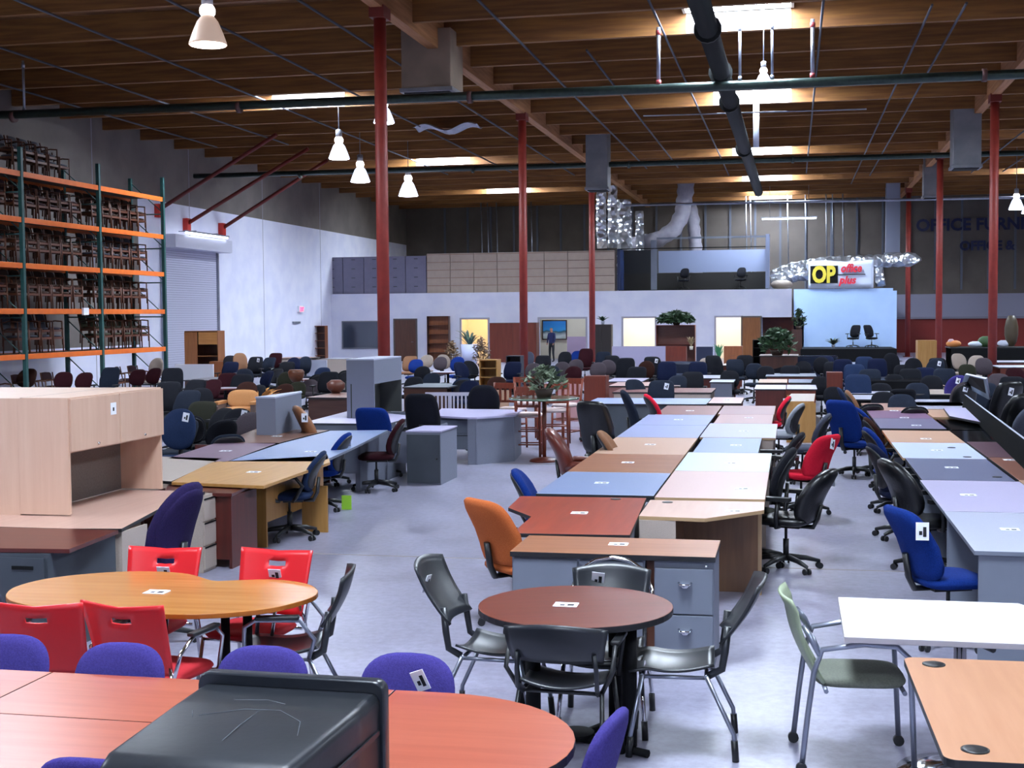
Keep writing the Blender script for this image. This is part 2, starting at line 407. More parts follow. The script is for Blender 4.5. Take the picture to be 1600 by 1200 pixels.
# tilt-up wall braces
br = thing
for lab, a, b_ in (('nearest', (248, 328), (432, 210)), ('middle', (292, 350), (482, 232)), ('farthest', (347, 357), (512, 250))):
    ya, za = PX(a[0], a[1], XL+.1); xb, yb_ = P(b_[0], b_[1], ZB)
    t = thing('wall_brace', 'dark red diagonal steel wall brace, %s of the three beside the roller door' % lab, 'brace', (XL+.1, ya, 0))
    o = MB(); o.tube([(0, 0, za), (xb-XL-.1, yb_-ya, ZB)], .075, 10); o.build('strut', REDD, t)
    o = MB(); o.box(-.1, .1, -.16, .16, za-.28, za+.22); o.build('wall_bracket', mat('bright_red_steel', '#c02a20', .5), t)
GREYD = mat('mid_grey_box', '#5c6070', .6)
# pipes
def run(name, label, cat, pts, r, m, fl=(), flm=None, n=14, group=None):
    t = thing(name, label, cat, (pts[0][0], pts[0][1], 0), 0, group)
    q = [(p[0]-pts[0][0], p[1]-pts[0][1], p[2]) for p in pts]
    o = MB(); o.tube(q, r, n); o.build('pipe_run', m, t)
    for p, ax in fl:
        o = MB(); a = Vector(p)-Vector((pts[0][0], pts[0][1], 0)); ax = Vector(ax)
        o.tube([a-ax*.05, a+ax*.05], r*1.35, n); o.build('coupling', flm or m, t)
    return t
PINK = mat('red_coupling', '#8e3438', .6)
run('sprinkler_main', 'thick dark sprinkler main crossing the whole roof nearest the camera', 'pipe', [(XL, 30.2, 7.42), (XR, 30.2, 7.30)], .105, PIPE, [((x, 30.2, 7.35), (1, 0, 0)) for x in (-19, -13, -7.3, 4.0, 8)], mat('dull_coupling', '#4e2c2c', .5))
run('sprinkler_main', 'thinner dark sprinkler main crossing the roof farther back', 'pipe', [(XL, 50, 8.0), (XR, 50, 7.85)], .1, PIPE, [((x, 50, 7.92), (1, 0, 0)) for x in (-19, -12, -6, 0, 6)], PIPE)
run('sprinkler_main', 'thin pipe crossing the roof in front of the back wall', 'pipe', [(-8, 64.5, 7.6), (XR, 64.5, 7.45)], .06, GALV, [])
run('exhaust_pipe', 'thick black round duct running away under the skylights', 'duct', [(-1.62, 18, 7.75), (-1.55, 45, 7.75), (-1.50, 61, 7.75)], .2, mat('black_duct', '#0c1011', .6, spec=.25), [((-1.6, y, 7.75), (0, 1, 0)) for y in (26, 30.7, 35, 45)], mat('black_duct', '#14191a', .45))
for i, (x, y0, y1) in enumerate([(-21.6, 31, 48), (-18.7, 27, 48), (-15.6, 24, 60), (-12.6, 24, 60), (-10.0, 24, 62), (-6.4, 24, 60), (-5.0, 33, 60), (-2.95, 24, 64), (.62, 28, 64), (2.9, 30, 70), (3.6, 30, 66), (8.2, 36, 66), (9.6, 36, 66)]):
    nm = ['leftmost', 'second', 'third', 'fourth', 'fifth', 'sixth', 'seventh', 'eighth', 'ninth', 'tenth', 'eleventh', 'twelfth', 'rightmost'][i]
    run('sprinkler_branch', 'thin grey sprinkler branch line under the beams, %s counting from the left wall' % nm, 'pipe', [(x, y0, 8.85), (x, y1, 8.85)], .03, mat('dull_branch_pipe', '#4c4c54', .6, metal=.3), n=8, group='sprinkler branch lines')
for x, nm in ((-18.7, 'beside the left wall racks'), (-2.95, 'with red couplings left of the black duct'), (.42, 'with red couplings right of the black duct'), (-1.15, 'just right of the black duct'), (-.45, 'beside the small lamp over the main')):
    y = 30.2
    run('riser_drop', 'vertical pipe drop to the near main, %s' % nm, 'pipe', [(x, y, 8.72), (x, y, 7.45)], .045 if 'red' in nm else .032, GALV, [((x, y, 7.5), (0, 0, 1)), ((x, y, 8.6), (0, 0, 1))], PINK if 'red' in nm else GALV, n=10)
run('vent_stack', 'bright vertical pipe hanging below the second skylight', 'pipe', [(-1.1, 41.8, 9.44), (-1.1, 41.8, 7.4)], .09, mat('white_pipe', '#dfe6f4', .3), n=12)
run('conduit', 'thin bright conduit crossing under the roof behind the first main', 'conduit', [(-4.2, 38.5, 8.0), (2, 38.5, 7.95)], .02, GALV, n=8)
for i, px in enumerate((752, 762, 776, 822, 830, 1165, 1172, 1230, 1258, 1290, 1300, 1316)):
    x = PY(px, 400, 77)[0]
    run('hanging_strap', 'thin hanging strap, %s from the left before the dark back wall' % ['first', 'second', 'third', 'fourth', 'fifth', 'sixth', 'seventh', 'eighth', 'ninth', 'tenth', 'eleventh', 'twelfth'][i], 'strap', [(x, 77, 9.44), (x+.1, 77, 3.5)], .035, GALV, n=6, group='hanging straps before the back wall')
# sheet metal ducts
def duct(label, px0, px1, Y, z0, z1, m, d=.9, name='air_duct'):
    x0 = PY(px0, 300, Y)[0]; x1 = PY(px1, 300, Y)[0]
    t = thing(name, label, 'duct', ((x0+x1)/2, Y, 0)); w_ = (x1-x0)/2
    o = MB(); o.box(-w_, w_, -d/2, d/2, z0, z1); o.build('duct_body', m, t, .02)
    o = MB(); o.box(-w_-.04, w_+.04, -d/2-.04, d/2+.04, z0-.05, z0+.05); o.build('flange', DUCTG, t, .01)
    o = MB(); o.box(-w_+.05, w_-.05, -d/2+.05, d/2-.05, z0-.07, z0-.05); o.build('grille', BLACKM, t)
duct('big brownish square air duct hanging from the roof near the first column', 640, 716, 31.8, PY(675, 146, 31.8)[1], 9.2, DUCTB, 1.2)
duct('grey square air duct above the foil ducts', 918, 952, 50.0, PY(935, 296, 50)[1], 9.2, DUCTG)
duct('grey square air duct beside the right hand column', 1486, 1530, 46, PY(1500, 262, 46)[1], 9.2, DUCTG)
duct('narrow grey square air duct between the right hand columns', 1442, 1464, 62, PY(1455, 308, 62)[1], 9.2, DUCTG, .7)
duct('tall pale square air duct beside the lettered back wall', 1384, 1406, 73, PY(1395, 396, 73)[1], 9.2, mat('pale_duct', '#8d93a6', .5, metal=.3), .7)
def flex(label, pts, r, m=None, n=14, name='flexible_duct'):
    o = MB(); P_ = []; rr = []
    for i in range(len(pts)-1):
        a, b_ = Vector(pts[i]), Vector(pts[i+1]); k = max(2, int((b_-a).length/.22))
        for j in range(k):
            P_.append(a.lerp(b_, j/k)); rr.append(r*(1+.07*(-1)**len(P_)+rnd.uniform(-.05, .05)))
    P_.append(Vector(pts[-1])); rr.append(r)
    c = P_[0].copy(); c.z = 0
    o.tube([p-c for p in P_], rr, n)
    one(name, o, m or M_FOIL, label, 'duct', loc=c)
def at(px, py, Y): a = PY(px, py, Y); return (a[0], Y, a[1])
flex('crinkled silver foil duct hanging nearest the third column', [(at(940, 300, 67)[0], 67.0, 9.44), at(940, 300, 67.0), at(939, 345, 67.0), at(941, 388, 67.0)], .26)
flex('second crinkled silver foil duct hanging beside the first', [(at(957, 290, 67.8)[0], 67.8, 9.44), at(957, 290, 67.8), at(957, 387, 67.8)], .24)
flex('stout foil duct standing behind the two hanging foil ducts', [at(975, 312, 69), at(976, 386, 69), (at(976, 386, 69)[0], 69, ZO)], .38)
flex('short brownish foil duct above the black mezzanine frame', [at(999, 330, 70), at(1000, 380, 70), (at(1000, 380, 70)[0], 70, ZO)], .22)
FABD = mat('grey_fabric_duct', '#8c8894', .7, c2='#9b97a2', scale=3)
flex('wide grey duct sleeve descending and curving left over the mezzanine frame', [(at(1072, 262, 70)[0], 70, 9.36), at(1071, 300, 70), at(1066, 335, 70), at(1054, 358, 70), at(1030, 374, 70), at(985, 384, 71.2)], .42, FABD)
flex('grey duct sleeve branching straight down behind the mezzanine frame', [at(1078, 320, 70.6), at(1083, 345, 70.6), at(1087, 386, 70.6), (at(1087, 386, 70.6)[0], 70.6, ZO)], .34, FABD)
flex('long crinkled foil duct lying above the banner wall', [at(1204, 434, 70.2), at(1240, 420, 70.2), at(1290, 411, 70.2), at(1350, 409, 70.2), at(1395, 407, 70.2), at(1427, 405, 70.2), at(1431, 412, 70.2)], .34)
flex('foil duct lying on the wall top left of the banner', [at(1205, 438, 69.6), at(1262, 428, 69.6)], .3)
flex('small foil duct dropping beside the right end of the banner', [at(1372, 418, 69.8), at(1376, 447, 69.8)], .25)
# high bay lamps
def lamp(label, px, py, d_px, Y, hang=True, warm=False):
    x, z = PY(px, py, Y); r = d_px/2*Y/F
    t = thing('high_bay_lamp', label, 'lamp', (x, Y, z), 0, 'high bay lamps hanging from the roof')
    o = MB(); o.lathe([(r, 0), (r*.97, .04), (r*.8, r*.6), (r*.55, r*1.2), (r*.35, r*1.45), (r*.33, r*1.5)], n=24)
    g = mat('lamp_shade_warm' if warm else 'lamp_shade_cool', '#b9a090' if warm else '#c8d2f0', .4, emit=.5 if warm else 2.2)
    o.build('reflector', g, t)
    o = MB(); o.lathe([(r*.93, -.012), (r*.93, 0)], n=24); o.build('lens', mat('lamp_glow_warm' if warm else 'lamp_glow', '#ffe6d6' if warm else '#e6ecff', .5, emit=LAMP_STRENGTH*.3), t)
    o = MB(); o.ball((0, 0, r*1.75), r*.42, 12); o.build('bulb', mat('bulb_glow', '#fff2ec', .5, emit=LAMP_STRENGTH*.15), t)
    o = MB(); o.lathe([(r*.3, r*2.05), (r*.3, r*2.7), (r*.1, r*2.8)], n=14); o.tube([(0, 0, r*2.7), (0, 0, ZD-z)], .015, 6); o.build('ballast', mat('grey_ballast', '#70727c', .5), t)
lamp('large warm white high bay lamp hanging at the upper left', 325, 70, 63, 22.7, warm=True)
lamp('bright high bay lamp just right of the first red column, highest of that cluster', 600, 192, 34, 31.8)
lamp('bright high bay lamp left of the first column, upper one', 530, 248, 34, 39)
lamp('bright high bay lamp half hidden by the first column', 563, 284, 32, 46)
lamp('bright high bay lamp right of the first column, lowest one', 638, 306, 32, 51)
lamp('small high bay lamp over the near sprinkler main under the skylights', 1193, 136, 28, 31)
lamp('high bay lamp at the right edge behind the right column', 1588, 327, 22, 59)
lamp('small high bay lamp at the far right edge', 1607, 333, 20, 62)
t = thing('tube_light', 'long fluorescent tube light hanging before the dark back wall', 'light', at(1233, 340, 72))
o = MB(); o.box(-1.45, 1.45, -.06, .06, 0, .05); o.build('housing', GALV, t)
o = MB(); o.tube([(-1.4, 0, -.05), (1.4, 0, -.05)], .04, 8); o.build('tube', mat('tube_glow', '#e4efff', .5, emit=9), t)
for s in (-1, 1):
    o = MB(); o.tube([(s, 0, .05), (s, 0, ZD-at(1233, 340, 72)[2])], .01, 5); o.build('hanger', GALV, t)
t = thing('tube_light', 'fluorescent strip above the roller door on the left wall', 'light', (XL+.75, 49.5, 5.62))
o = MB(); o.box(-.05, .05, -2.0, 2.0, 0, .06); o.build('housing', GALV, t)
o = MB(); o.tube([(0, -1.9, -.03), (0, 1.9, -.03)], .045, 8); o.build('tube', mat('tube_glow', '#e4efff', .5, emit=9), t)
for s in (-1, 1):
    o = MB(); o.box(-.74, 0, s-.02, s+.02, .06, .1); o.build('bracket', GALV, t)
# wavy foil sheet stuck under the roof
o = MB(); o.shell(lambda u, v: Vector((u*2.2, v*1.1, .12*math.sin(u*9)+.05*math.sin(v*7))), 16, 6, .01)
a = P(645, 200, 8.75); one('foil_sheet', o, GALV, 'crumpled silver sheet hanging under the roof beams near the second column', 'sheet', loc=(a[0], a[1], 8.75))
# lettering
t = thing('wall_sign', 'dark blue painted lettering on the back wall at the upper right', 'sign', (0, YF-.12, 0))
BLU = mat('navy_letter_paint', '#141c48', .7)
def wtxt(s, px, py_base, hpx, Y, nm, m, par, oy=0, xs=1.0, **k):
    x, z = PY(px, py_base, Y); size = hpx*Y/F/.7
    M4 = Matrix.Translation((x, oy, z)) @ Matrix.Rotation(PI/2, 4, 'X') @ Matrix.Diagonal((xs, 1, 1, 1))
    return text_mesh(s, size, .01, nm, m, par, M4, **k)
wtxt('OFFICE FURNITURE', 1431, 361, 17, YF, 'lettering', BLU, t, bold=.03)
wtxt('OFFICE &', 1499, 391, 13, YF, 'lettering', BLU, t, bold=.03)
YN = YW-.06
t = thing('banner', 'white banner with yellow OP and red lettering on top of the pale blue wall', 'banner', (0, YN, 0))
x0, z0 = PY(1263, 451, YN); x1, z1 = PY(1365, 407, YN)
o = MB(); o.shell(lambda u, v: Vector((x0+(x1-x0)*u, .02*math.sin(u*11), z0+(z1-z0)*v+.04*math.sin(u*8)*v)), 24, 6, .012); o.build('cloth', mat('banner_white', '#d2dcf2', .6), t)
o = MB(); xa, za = PY(1266, 443, YN); xb, zb = PY(1309, 415, YN); o.box(xa, xb, -.05, -.035, za, zb); o.build('black_bars', BLACKM, t)
wtxt('OP', 1269, 441, 24, YN, 'lettering', mat('banner_yellow', '#d8c440', .6), t, -.07, bold=.05, xs=.74)
wtxt('office', 1313, 425, 12, YN, 'lettering', mat('banner_red', '#d8283e', .6), t, -.06, shear=.25, bold=.02, xs=.82)
wtxt('plus', 1311, 443, 11, YN, 'lettering', mat('banner_red', '#d8283e', .6), t, -.06, shear=.25, bold=.02, xs=.95)
o = MB(); xa, za = PY(1309, 430, YN); xb, zb = PY(1352, 428, YN); o.box(xa, xb, -.05, -.035, za, zb); o.build('rule_line', BLACKM, t)
# exit sign, thermostat, electrical conduit near the corner
y, z = PX(468, 483, XL); t = thing('exit_sign', 'small glowing red exit sign on the left wall near the corner', 'exit sign', (XL, y, z))
o = MB(); o.box(0, .12, -.3, .3, -.16, .16); o.build('housing', WHITEP, t)
M4 = Matrix.Translation((.125, -.27, -.09)) @ Matrix.Rotation(PI/2, 4, 'Z') @ Matrix.Rotation(PI/2, 4, 'X')
text_mesh('EXIT', .25, .005, 'lettering', mat('exit_red_glow', '#ff2a4a', .5, emit=5), t, M4, bold=.012)
y, z = PX(462, 504, XL); o = MB(); o.box(0, .08, -.45, .45, -.05, .05); one('wall_unit', o, GALV, 'small grey box on the left wall below the exit sign', 'electrical box', loc=(XL, y, z))
run('conduit_riser', 'tall grey conduit rising beside the corner at the left end of the cabinets', 'conduit', [(ox(513), YO-.25, 2.7), (ox(513), YO-.25, 8.8)], .11, DUCTG, n=8)

o = MB(); x0, z0_ = PY(1204, 450, 69.4); x1, z1_ = PY(1234, 428, 69.4); o.box(x0, x1, 69.4, 70.0, ZO-.018, z1_); one('duct_box', o, GREYD, 'plain grey box on which the foil duct lies, left of the banner', 'box')
# ================================================================== FURNITURE BUILDERS
FABS = {'orange': ('#a8562c', '#b46034'), 'blue': ('#0c2666', '#112f78'), 'navy': ('#0e142c', '#121a36'), 'red': ('#c01830', '#d02038'),
        'purple': ('#383070', '#423a80'), 'plum': ('#221a3e', '#2a214a'), 'black': ('#121319', '#191a21'), 'grey': ('#3c3f4c', '#474a58'),
        'slate': ('#1b2742', '#22304e'), 'maroon': ('#260a10', '#300e16'), 'brown': ('#2a1612', '#341c16'), 'tan': ('#7a5640', '#86624a'), 'cream': ('#8a7c72', '#968880'),
        'ltgrey': ('#84888f', '#90949c'), 'taupe': ('#40383e', '#4a4248'), 'peach': ('#a87448', '#b48054'), 'sage': ('#8c9684', '#98a290'), 'olive': ('#22221a', '#2a2a20'), 'dusk': ('#181e2a', '#202634')}
def FM(c): return fab(c+'_fabric', *FABS[c])
LEATH = {'bleather': ('#0e0f13', .32), 'brleather': ('#5e2418', .35), 'tanleather': ('#8a5a3a', .4)}
def UM(c): return mat(c, LEATH[c][0], LEATH[c][1], bump=.15, bscale=60) if c in LEATH else FM(c)
PROTO = {}
def tagcard(mb, T, w_=.075, h_=.1, marks=True):
    mb.box(-w_/2, w_/2, -.002, .002, -h_/2, h_/2, 0, T)
    if marks:
        mb.box(-w_*.25, -w_*.02, -.004, -.002, -h_*.2, h_*.02, 1, T); mb.box(w_*.05, w_*.3, -.004, -.002, -h_*.3, h_*.25, 1, T)
def star_base(t, m, r=.31):
    o = MB(); o.tube([(0, 0, .085), (0, 0, .13)], .045, 12)
    for k in range(5):
        a = 2*PI*k/5+.3; c, s = math.cos(a), math.sin(a)
        o.tube([(c*.03, s*.03, .115), (c*r*.6, s*r*.6, .1), (c*r, s*r, .07)], [.03, .024, .016], 8)
    o.build('star_base', m, t)
    for k in range(5):
        a = 2*PI*k/5+.3; c, s = math.cos(a), math.sin(a)
        o = MB(); q = Vector((-s, c, 0))
        for d in (-.022, .022):
            p = Vector((c*r, s*r, .028)); o.tube([p+q*(d-.009), p+q*(d+.009)], .028, 12)
        o.tube([(c*r, s*r, .03), (c*r, s*r, .08)], .01, 6); o.build('caster', BLACK, t)
    o = MB(); o.tube([(0, 0, .12), (0, 0, .28)], .027, 12); o.tube([(0, 0, .28), (0, 0, .42)], .014, 10); o.build('gas_lift', BLACK, t)
def office_chair(c, kind='task', arms='loop', label='', group=None, loc=(0, 0, 0), rz=0, card=0, seatc=None, shellm=None, cat='chair', base=None, top=None):
    key = ('office', c, kind, arms, card, seatc, base, top, shellm)
    if key in PROTO: return dup(PROTO[key], loc, rz, label, group)
    t = thing('office_chair', label, cat, (0, 0, 0), 0, group)
    m = UM(c); ms = UM(seatc) if seatc else m; bm_ = base or BLACK
    star_base(t, bm_)
    zs = .46
    o = MB(); o.pad(.5, .48, .09, lambda u, v, q: Vector((u, v, zs+q-.02*(v*4)**2*(1 if v > 0 else 0)*.4)), 4, 24); o.build('seat', ms, t)
    o = MB(); o.box(-.11, .11, -.15, .12, .39, .425); o.build('tilt_mechanism', BLACK, t)
    D = {'task': (.46, .50, .58, .09, .13, .10, 3.2, lambda q: .88+.12*math.sin(q*PI)),
         'mid': (.48, .60, .54, .10, .12, .12, 3.0, lambda q: .86+.14*math.sin(q*PI)),
         'exec': (.52, .74, .50, .12, .16, .10, 5.0, lambda q: 1-.07*abs(q-.45)*2),
         'leather': (.54, .72, .50, .15, .17, .10, 3.4, lambda q: .82+.2*math.sin(q*PI)),
         'tall': (.46, .72, .52, .10, .16, .14, 3.0, lambda q: .72+.28*math.sin(.35+q*2.6)),
         'oval': (.46, .52, .56, .08, .10, .10, 2.3, lambda q: 1.0)}[kind]
    W, Hh, z0, T, lean, cv, n, shp = D
    if top:
        z0 = min(z0, top-(.42 if kind in ('task', 'oval') else .5)); Hh = top-z0
    def bf(u, v, q):
        z = z0+v+Hh/2; k = (v/Hh+.5)
        y = -.21-lean*k+cv*(u/ W*2)**2*.5+.03*math.sin(k*PI*1.4)
        return Vector((u, y+q, z))
    o = MB(); o.pad(W, Hh, T, bf, n, 28, shape=shp)
    o.build('backrest', m, t)
    if kind in ('task', 'mid', 'tall'):
        o = MB(); o.pad(W*.92, Hh*.86, T*.5, lambda u, v, q: bf(u, v, q-T*.38), n, 20, shape=shp); o.build('back_shell', shellm or BLACK, t)
    o = MB(); o.tube([(0, -.1, .4), (0, -.25, .4), (0, -.29, .48), (0, -.27-lean*.3, z0+Hh*.35)], [.02, .022, .02, .018], 8, sx=1.8); o.build('back_bar', BLACK, t)
    for s in (-1, 1):
        if not arms: break
        o = MB()
        if arms == 'loop':
            o.tube([(s*.2, .08, .415), (s*.29, .1, .43), (s*.31, .17, .52), (s*.31, .16, .64), (s*.30, .05, .68), (s*.30, -.1, .67), (s*.30, -.17, .58), (s*.29, -.1, .46), (s*.2, -.06, .415)], .019, 8)
            o.box(s*.30-.028, s*.30+.028, -.1, .13, .675, .7)
        elif arms == 't':
            o.tube([(s*.2, 0, .415), (s*.29, 0, .42), (s*.3, 0, .5), (s*.3, -.02, .66)], .02, 8)
            o.box(s*.30-.04, s*.30+.04, -.13, .13, .655, .69)
        elif arms == 'leather':
            o.tube([(s*.22, -.2, .62), (s*.3, -.12, .67), (s*.31, .1, .66), (s*.3, .17, .58), (s*.26, .12, .46), (s*.2, .02, .42)], [.03, .035, .035, .03, .025, .02], 10)
        o.build('armrest', BLACK if arms != 'leather' else m, t)
    if card:
        zc = z0+Hh*.8
        if card == 1: T_ = Matrix.Translation((-.04, -.21-lean*.8-T*.62-.012, zc)) @ Matrix.Rotation(.25, 4, 'Y')
        elif card == 2: T_ = Matrix.Translation((W*.52, -.2-lean*.75, zc-.03)) @ Matrix.Rotation(PI/2-.3, 4, 'Z')
        else: T_ = Matrix.Translation((-W*.2, -.21-lean*.8+T*.62+.02, zc)) @ Matrix.Rotation(-.2, 4, 'Y') @ Matrix.Rotation(PI, 4, 'Z')
        o = MB(); tagcard(o, T_, .085, .12); o.build('price_tag', [WHITEP, INK], t); t_ = o
    remember(t); PROTO[key] = t
    t.location = loc if len(loc) == 3 else (loc[0], loc[1], 0); t.rotation_euler = (0, 0, rz)
    return t
def guest_chair(c, label='', group=None, loc=(0, 0, 0), rz=0, arms=True, frame=None, top=.82, name='guest_chair', oval=3.0, legm=None):
    fr = frame or BLACK
    key = ('guest', c, arms, fr.name, top, oval)
    if key in PROTO: return dup(PROTO[key], loc, rz, label, group)
    t = thing(name, label, 'chair', (0, 0, 0), 0, group); m = UM(c)
    o = MB(); o.pad(.48, .46, .07, lambda u, v, q: Vector((u, v, .45+q)), 4, 20); o.build('seat', m, t)
    o = MB(); o.pad(.46, .36, .06, lambda u, v, q: Vector((u, -.22-.1*(v/.36+.5)+.25*u*u+q, top-.18+v)), oval, 24); o.build('backrest', m, t)
    for s in (-1, 1):
        for y0, y1 in ((.18, .24), (-.18, -.27)):
            o = MB(); o.tube([(s*.21, y0, .43), (s*.24, y1, .012)], .013, 7); o.build('leg', fr, t)
        o = MB()
        if arms: o.tube([(s*.23, -.24, .45), (s*.25, -.27, .66), (s*.26, -.1, .68), (s*.26, .14, .66), (s*.25, .2, .6), (s*.235, .2, .44)], .015, 8)
        else: o.tube([(s*.2, -.16, .42), (s*.21, -.24, .5), (s*.2, -.28, top-.2)], .013, 7)
        o.build('arm_frame' if arms else 'back_upright', fr, t)
    o = MB(); o.tube([(-.2, -.22, .44), (-.15, -.27, .56), (.15, -.27, .56), (.2, -.22, .44)], .012, 7); o.build('back_support', fr, t)
    remember(t); PROTO[key] = t
    t.location = loc if len(loc) == 3 else (loc[0], loc[1], 0); t.rotation_euler = (0, 0, rz)
    return t
def stack_chair(label, loc, rz, back=True, arms=False, legm=None, card=False, wide=.46, bh=.27, bl=.13):
    # black moulded plastic chair on silver legs
    t = thing('stacking_chair', label, 'chair', loc, rz)
    pl = mat('black_shell_plastic', '#1d2025', .35)
    lm = legm or SILVER
    o = MB(); o.shell(lambda u, v: Vector(((u-.5)*(.46-.06*(1-v)), -.2+v*.44, .45+.02*(u-.5)**2*8-.035*math.sin(v*PI)-.05*max(0, v-.8)*4)), 12, 12, .014); o.build('seat', pl, t)
    def bf(u, v):
        x = (u-.5)*wide*(1-.12*(1-v)); return Vector((x, -.27-bl*v+1.1*(x**2)*.9-.02*math.sin(v*PI), .60+bh*v+.03*math.sin(u*PI)*v))
    o = MB(); o.shell(bf, 14, 8, .016); o.build('backrest', pl, t)
    for s in (-1, 1):
        o = MB(); o.tube([(s*.19, -.17, .43), (s*.2, -.24, .47), (s*.2, -.255, .56), (s*.19, -.27, .6+bh*.3)], .02, 8, sx=.6); o.build('back_support', pl, t)
        for pts in ([(s*.21, .17, .43), (s*.235, .23, .12), (s*.24, .24, .02)], [(s*.21, -.16, .43), (s*.235, -.3, .14), (s*.24, -.31, .02)]):
            o = MB(); o.tube(pts, .0125, 10); l = o.build('leg', lm, t)
            p = Vector(pts[-1]); q = Vector(pts[-2]); o = MB(); o.tube([p-Vector((0, 0, .018)), p+(q-p).normalized()*.09], .018, 10); o.build('rubber_foot', BLACK, l)
        if arms:
            o = MB(); o.tube([(s*.21, -.16, .43), (s*.27, -.2, .55), (s*.27, -.12, .655), (s*.27, .12, .66), (s*.26, .18, .62), (s*.23, .19, .43)], .0125, 8); a = o.build('arm_frame', lm, t)
            o = MB(); o.box(s*.27-.024, s*.27+.024, -.12, .12, .66, .685); o.build('arm_pad', BLACK, a, .008)
    o = MB(); o.tube([(-.21, .17, .425), (.21, .17, .425)], .011, 8); o.tube([(-.21, -.16, .425), (.21, -.16, .425)], .011, 8); o.tube([(-.2, -.16, .42), (-.2, .17, .42)], .011, 8); o.tube([(.2, -.16, .42), (.2, .17, .42)], .011, 8); o.build('seat_rail', lm, t)
    if card:
        o = MB(); p = bf(.5, .75); tagcard(o, Matrix.Translation((.08, p.y+.03, .8)) @ Matrix.Rotation(PI, 4, 'Z') @ Matrix.Rotation(.1, 4, 'Y') @ Matrix.Rotation(.3, 4, 'X'), .075, .1); o.build('price_tag', [WHITEP, INK], t)
    return t
def red_chair(label, loc, rz, card=False):
    t = thing('plastic_armchair', label, 'chair', loc, rz)
    pl = mat('glossy_red_plastic', '#d01f26', .35)
    def bf(u, v):
        x = (u-.5)*(.44+.05*v); return Vector((x, -.24-.12*v+.55*x*x, .48+.37*v+.018*abs(u-.5)*2*v))
    skip = {(i, 9) for i in range(6, 10)}
    o = MB(); o.shell(bf, 16, 12, .012, skip=skip); o.build('backrest', pl, t)
    o = MB(); o.pad(.46, .45, .06, lambda u, v, q: Vector((u, v+.01, .44+q)), 4.5, 22); o.build('seat', mat('red_seat_fabric', '#a81420', .85, bump=.1), t)
    for s in (-1, 1):
        o = MB(); o.tube([(s*.2, -.22, .56), (s*.23, -.24, .44), (s*.25, -.3, .02)], .011, 8); o.build('leg', CHROME, t)
        o = MB(); o.tube([(s*.22, .19, .42), (s*.25, .25, .02)], .011, 8); o.build('leg', CHROME, t)
        o = MB(); o.tube([(s*.23, -.24, .44), (s*.27, -.22, .6), (s*.27, -.1, .66), (s*.27, .12, .66), (s*.26, .2, .6), (s*.23, .2, .42)], .011, 8); a = o.build('arm_frame', CHROME, t)
        o = MB(); o.box(s*.27-.022, s*.27+.022, -.13, .13, .665, .685); o.build('arm_pad', BLACK, a, .006)
    o = MB(); o.tube([(-.22, .19, .41), (.22, .19, .41)], .01, 8); o.tube([(-.23, -.2, .41), (.23, -.2, .41)], .01, 8); o.build('seat_rail', CHROME, t)
    if card:
        o = MB(); p = bf(.5, .62); tagcard(o, Matrix.Translation((0, p.y+.016, p.z)) @ Matrix.Rotation(PI, 4, 'Z') @ Matrix.Rotation(.3, 4, 'X'), .085, .075); o.build('price_tag', [WHITEP, INK], t)
    return t
CARDN = [0]
def card(x, y, z, label, rz=0.0):
    o = MB(); o.box(-.065, .065, -.04, .04, 0, .003, 0); o.box(-.03, -.005, -.02, .008, .003, .0036, 1); o.box(.01, .045, -.02, .02, .003, .0036, 1)
    a = .12; o.box(-.065, .065, .04, .05, .0, .006, 0)
    return one('price_card', o, [WHITEP, INK], label, 'card', 'price cards lying on the furniture', (x, y, z+.001), rz)
def bbox(poly): xs = [p[0] for p in poly]; ys = [p[1] for p in poly]; return min(xs), max(xs), min(ys), max(ys)
def rect(x0, x1, y0, y1): return [(x0, y0), (x1, y0), (x1, y1), (x0, y1)]
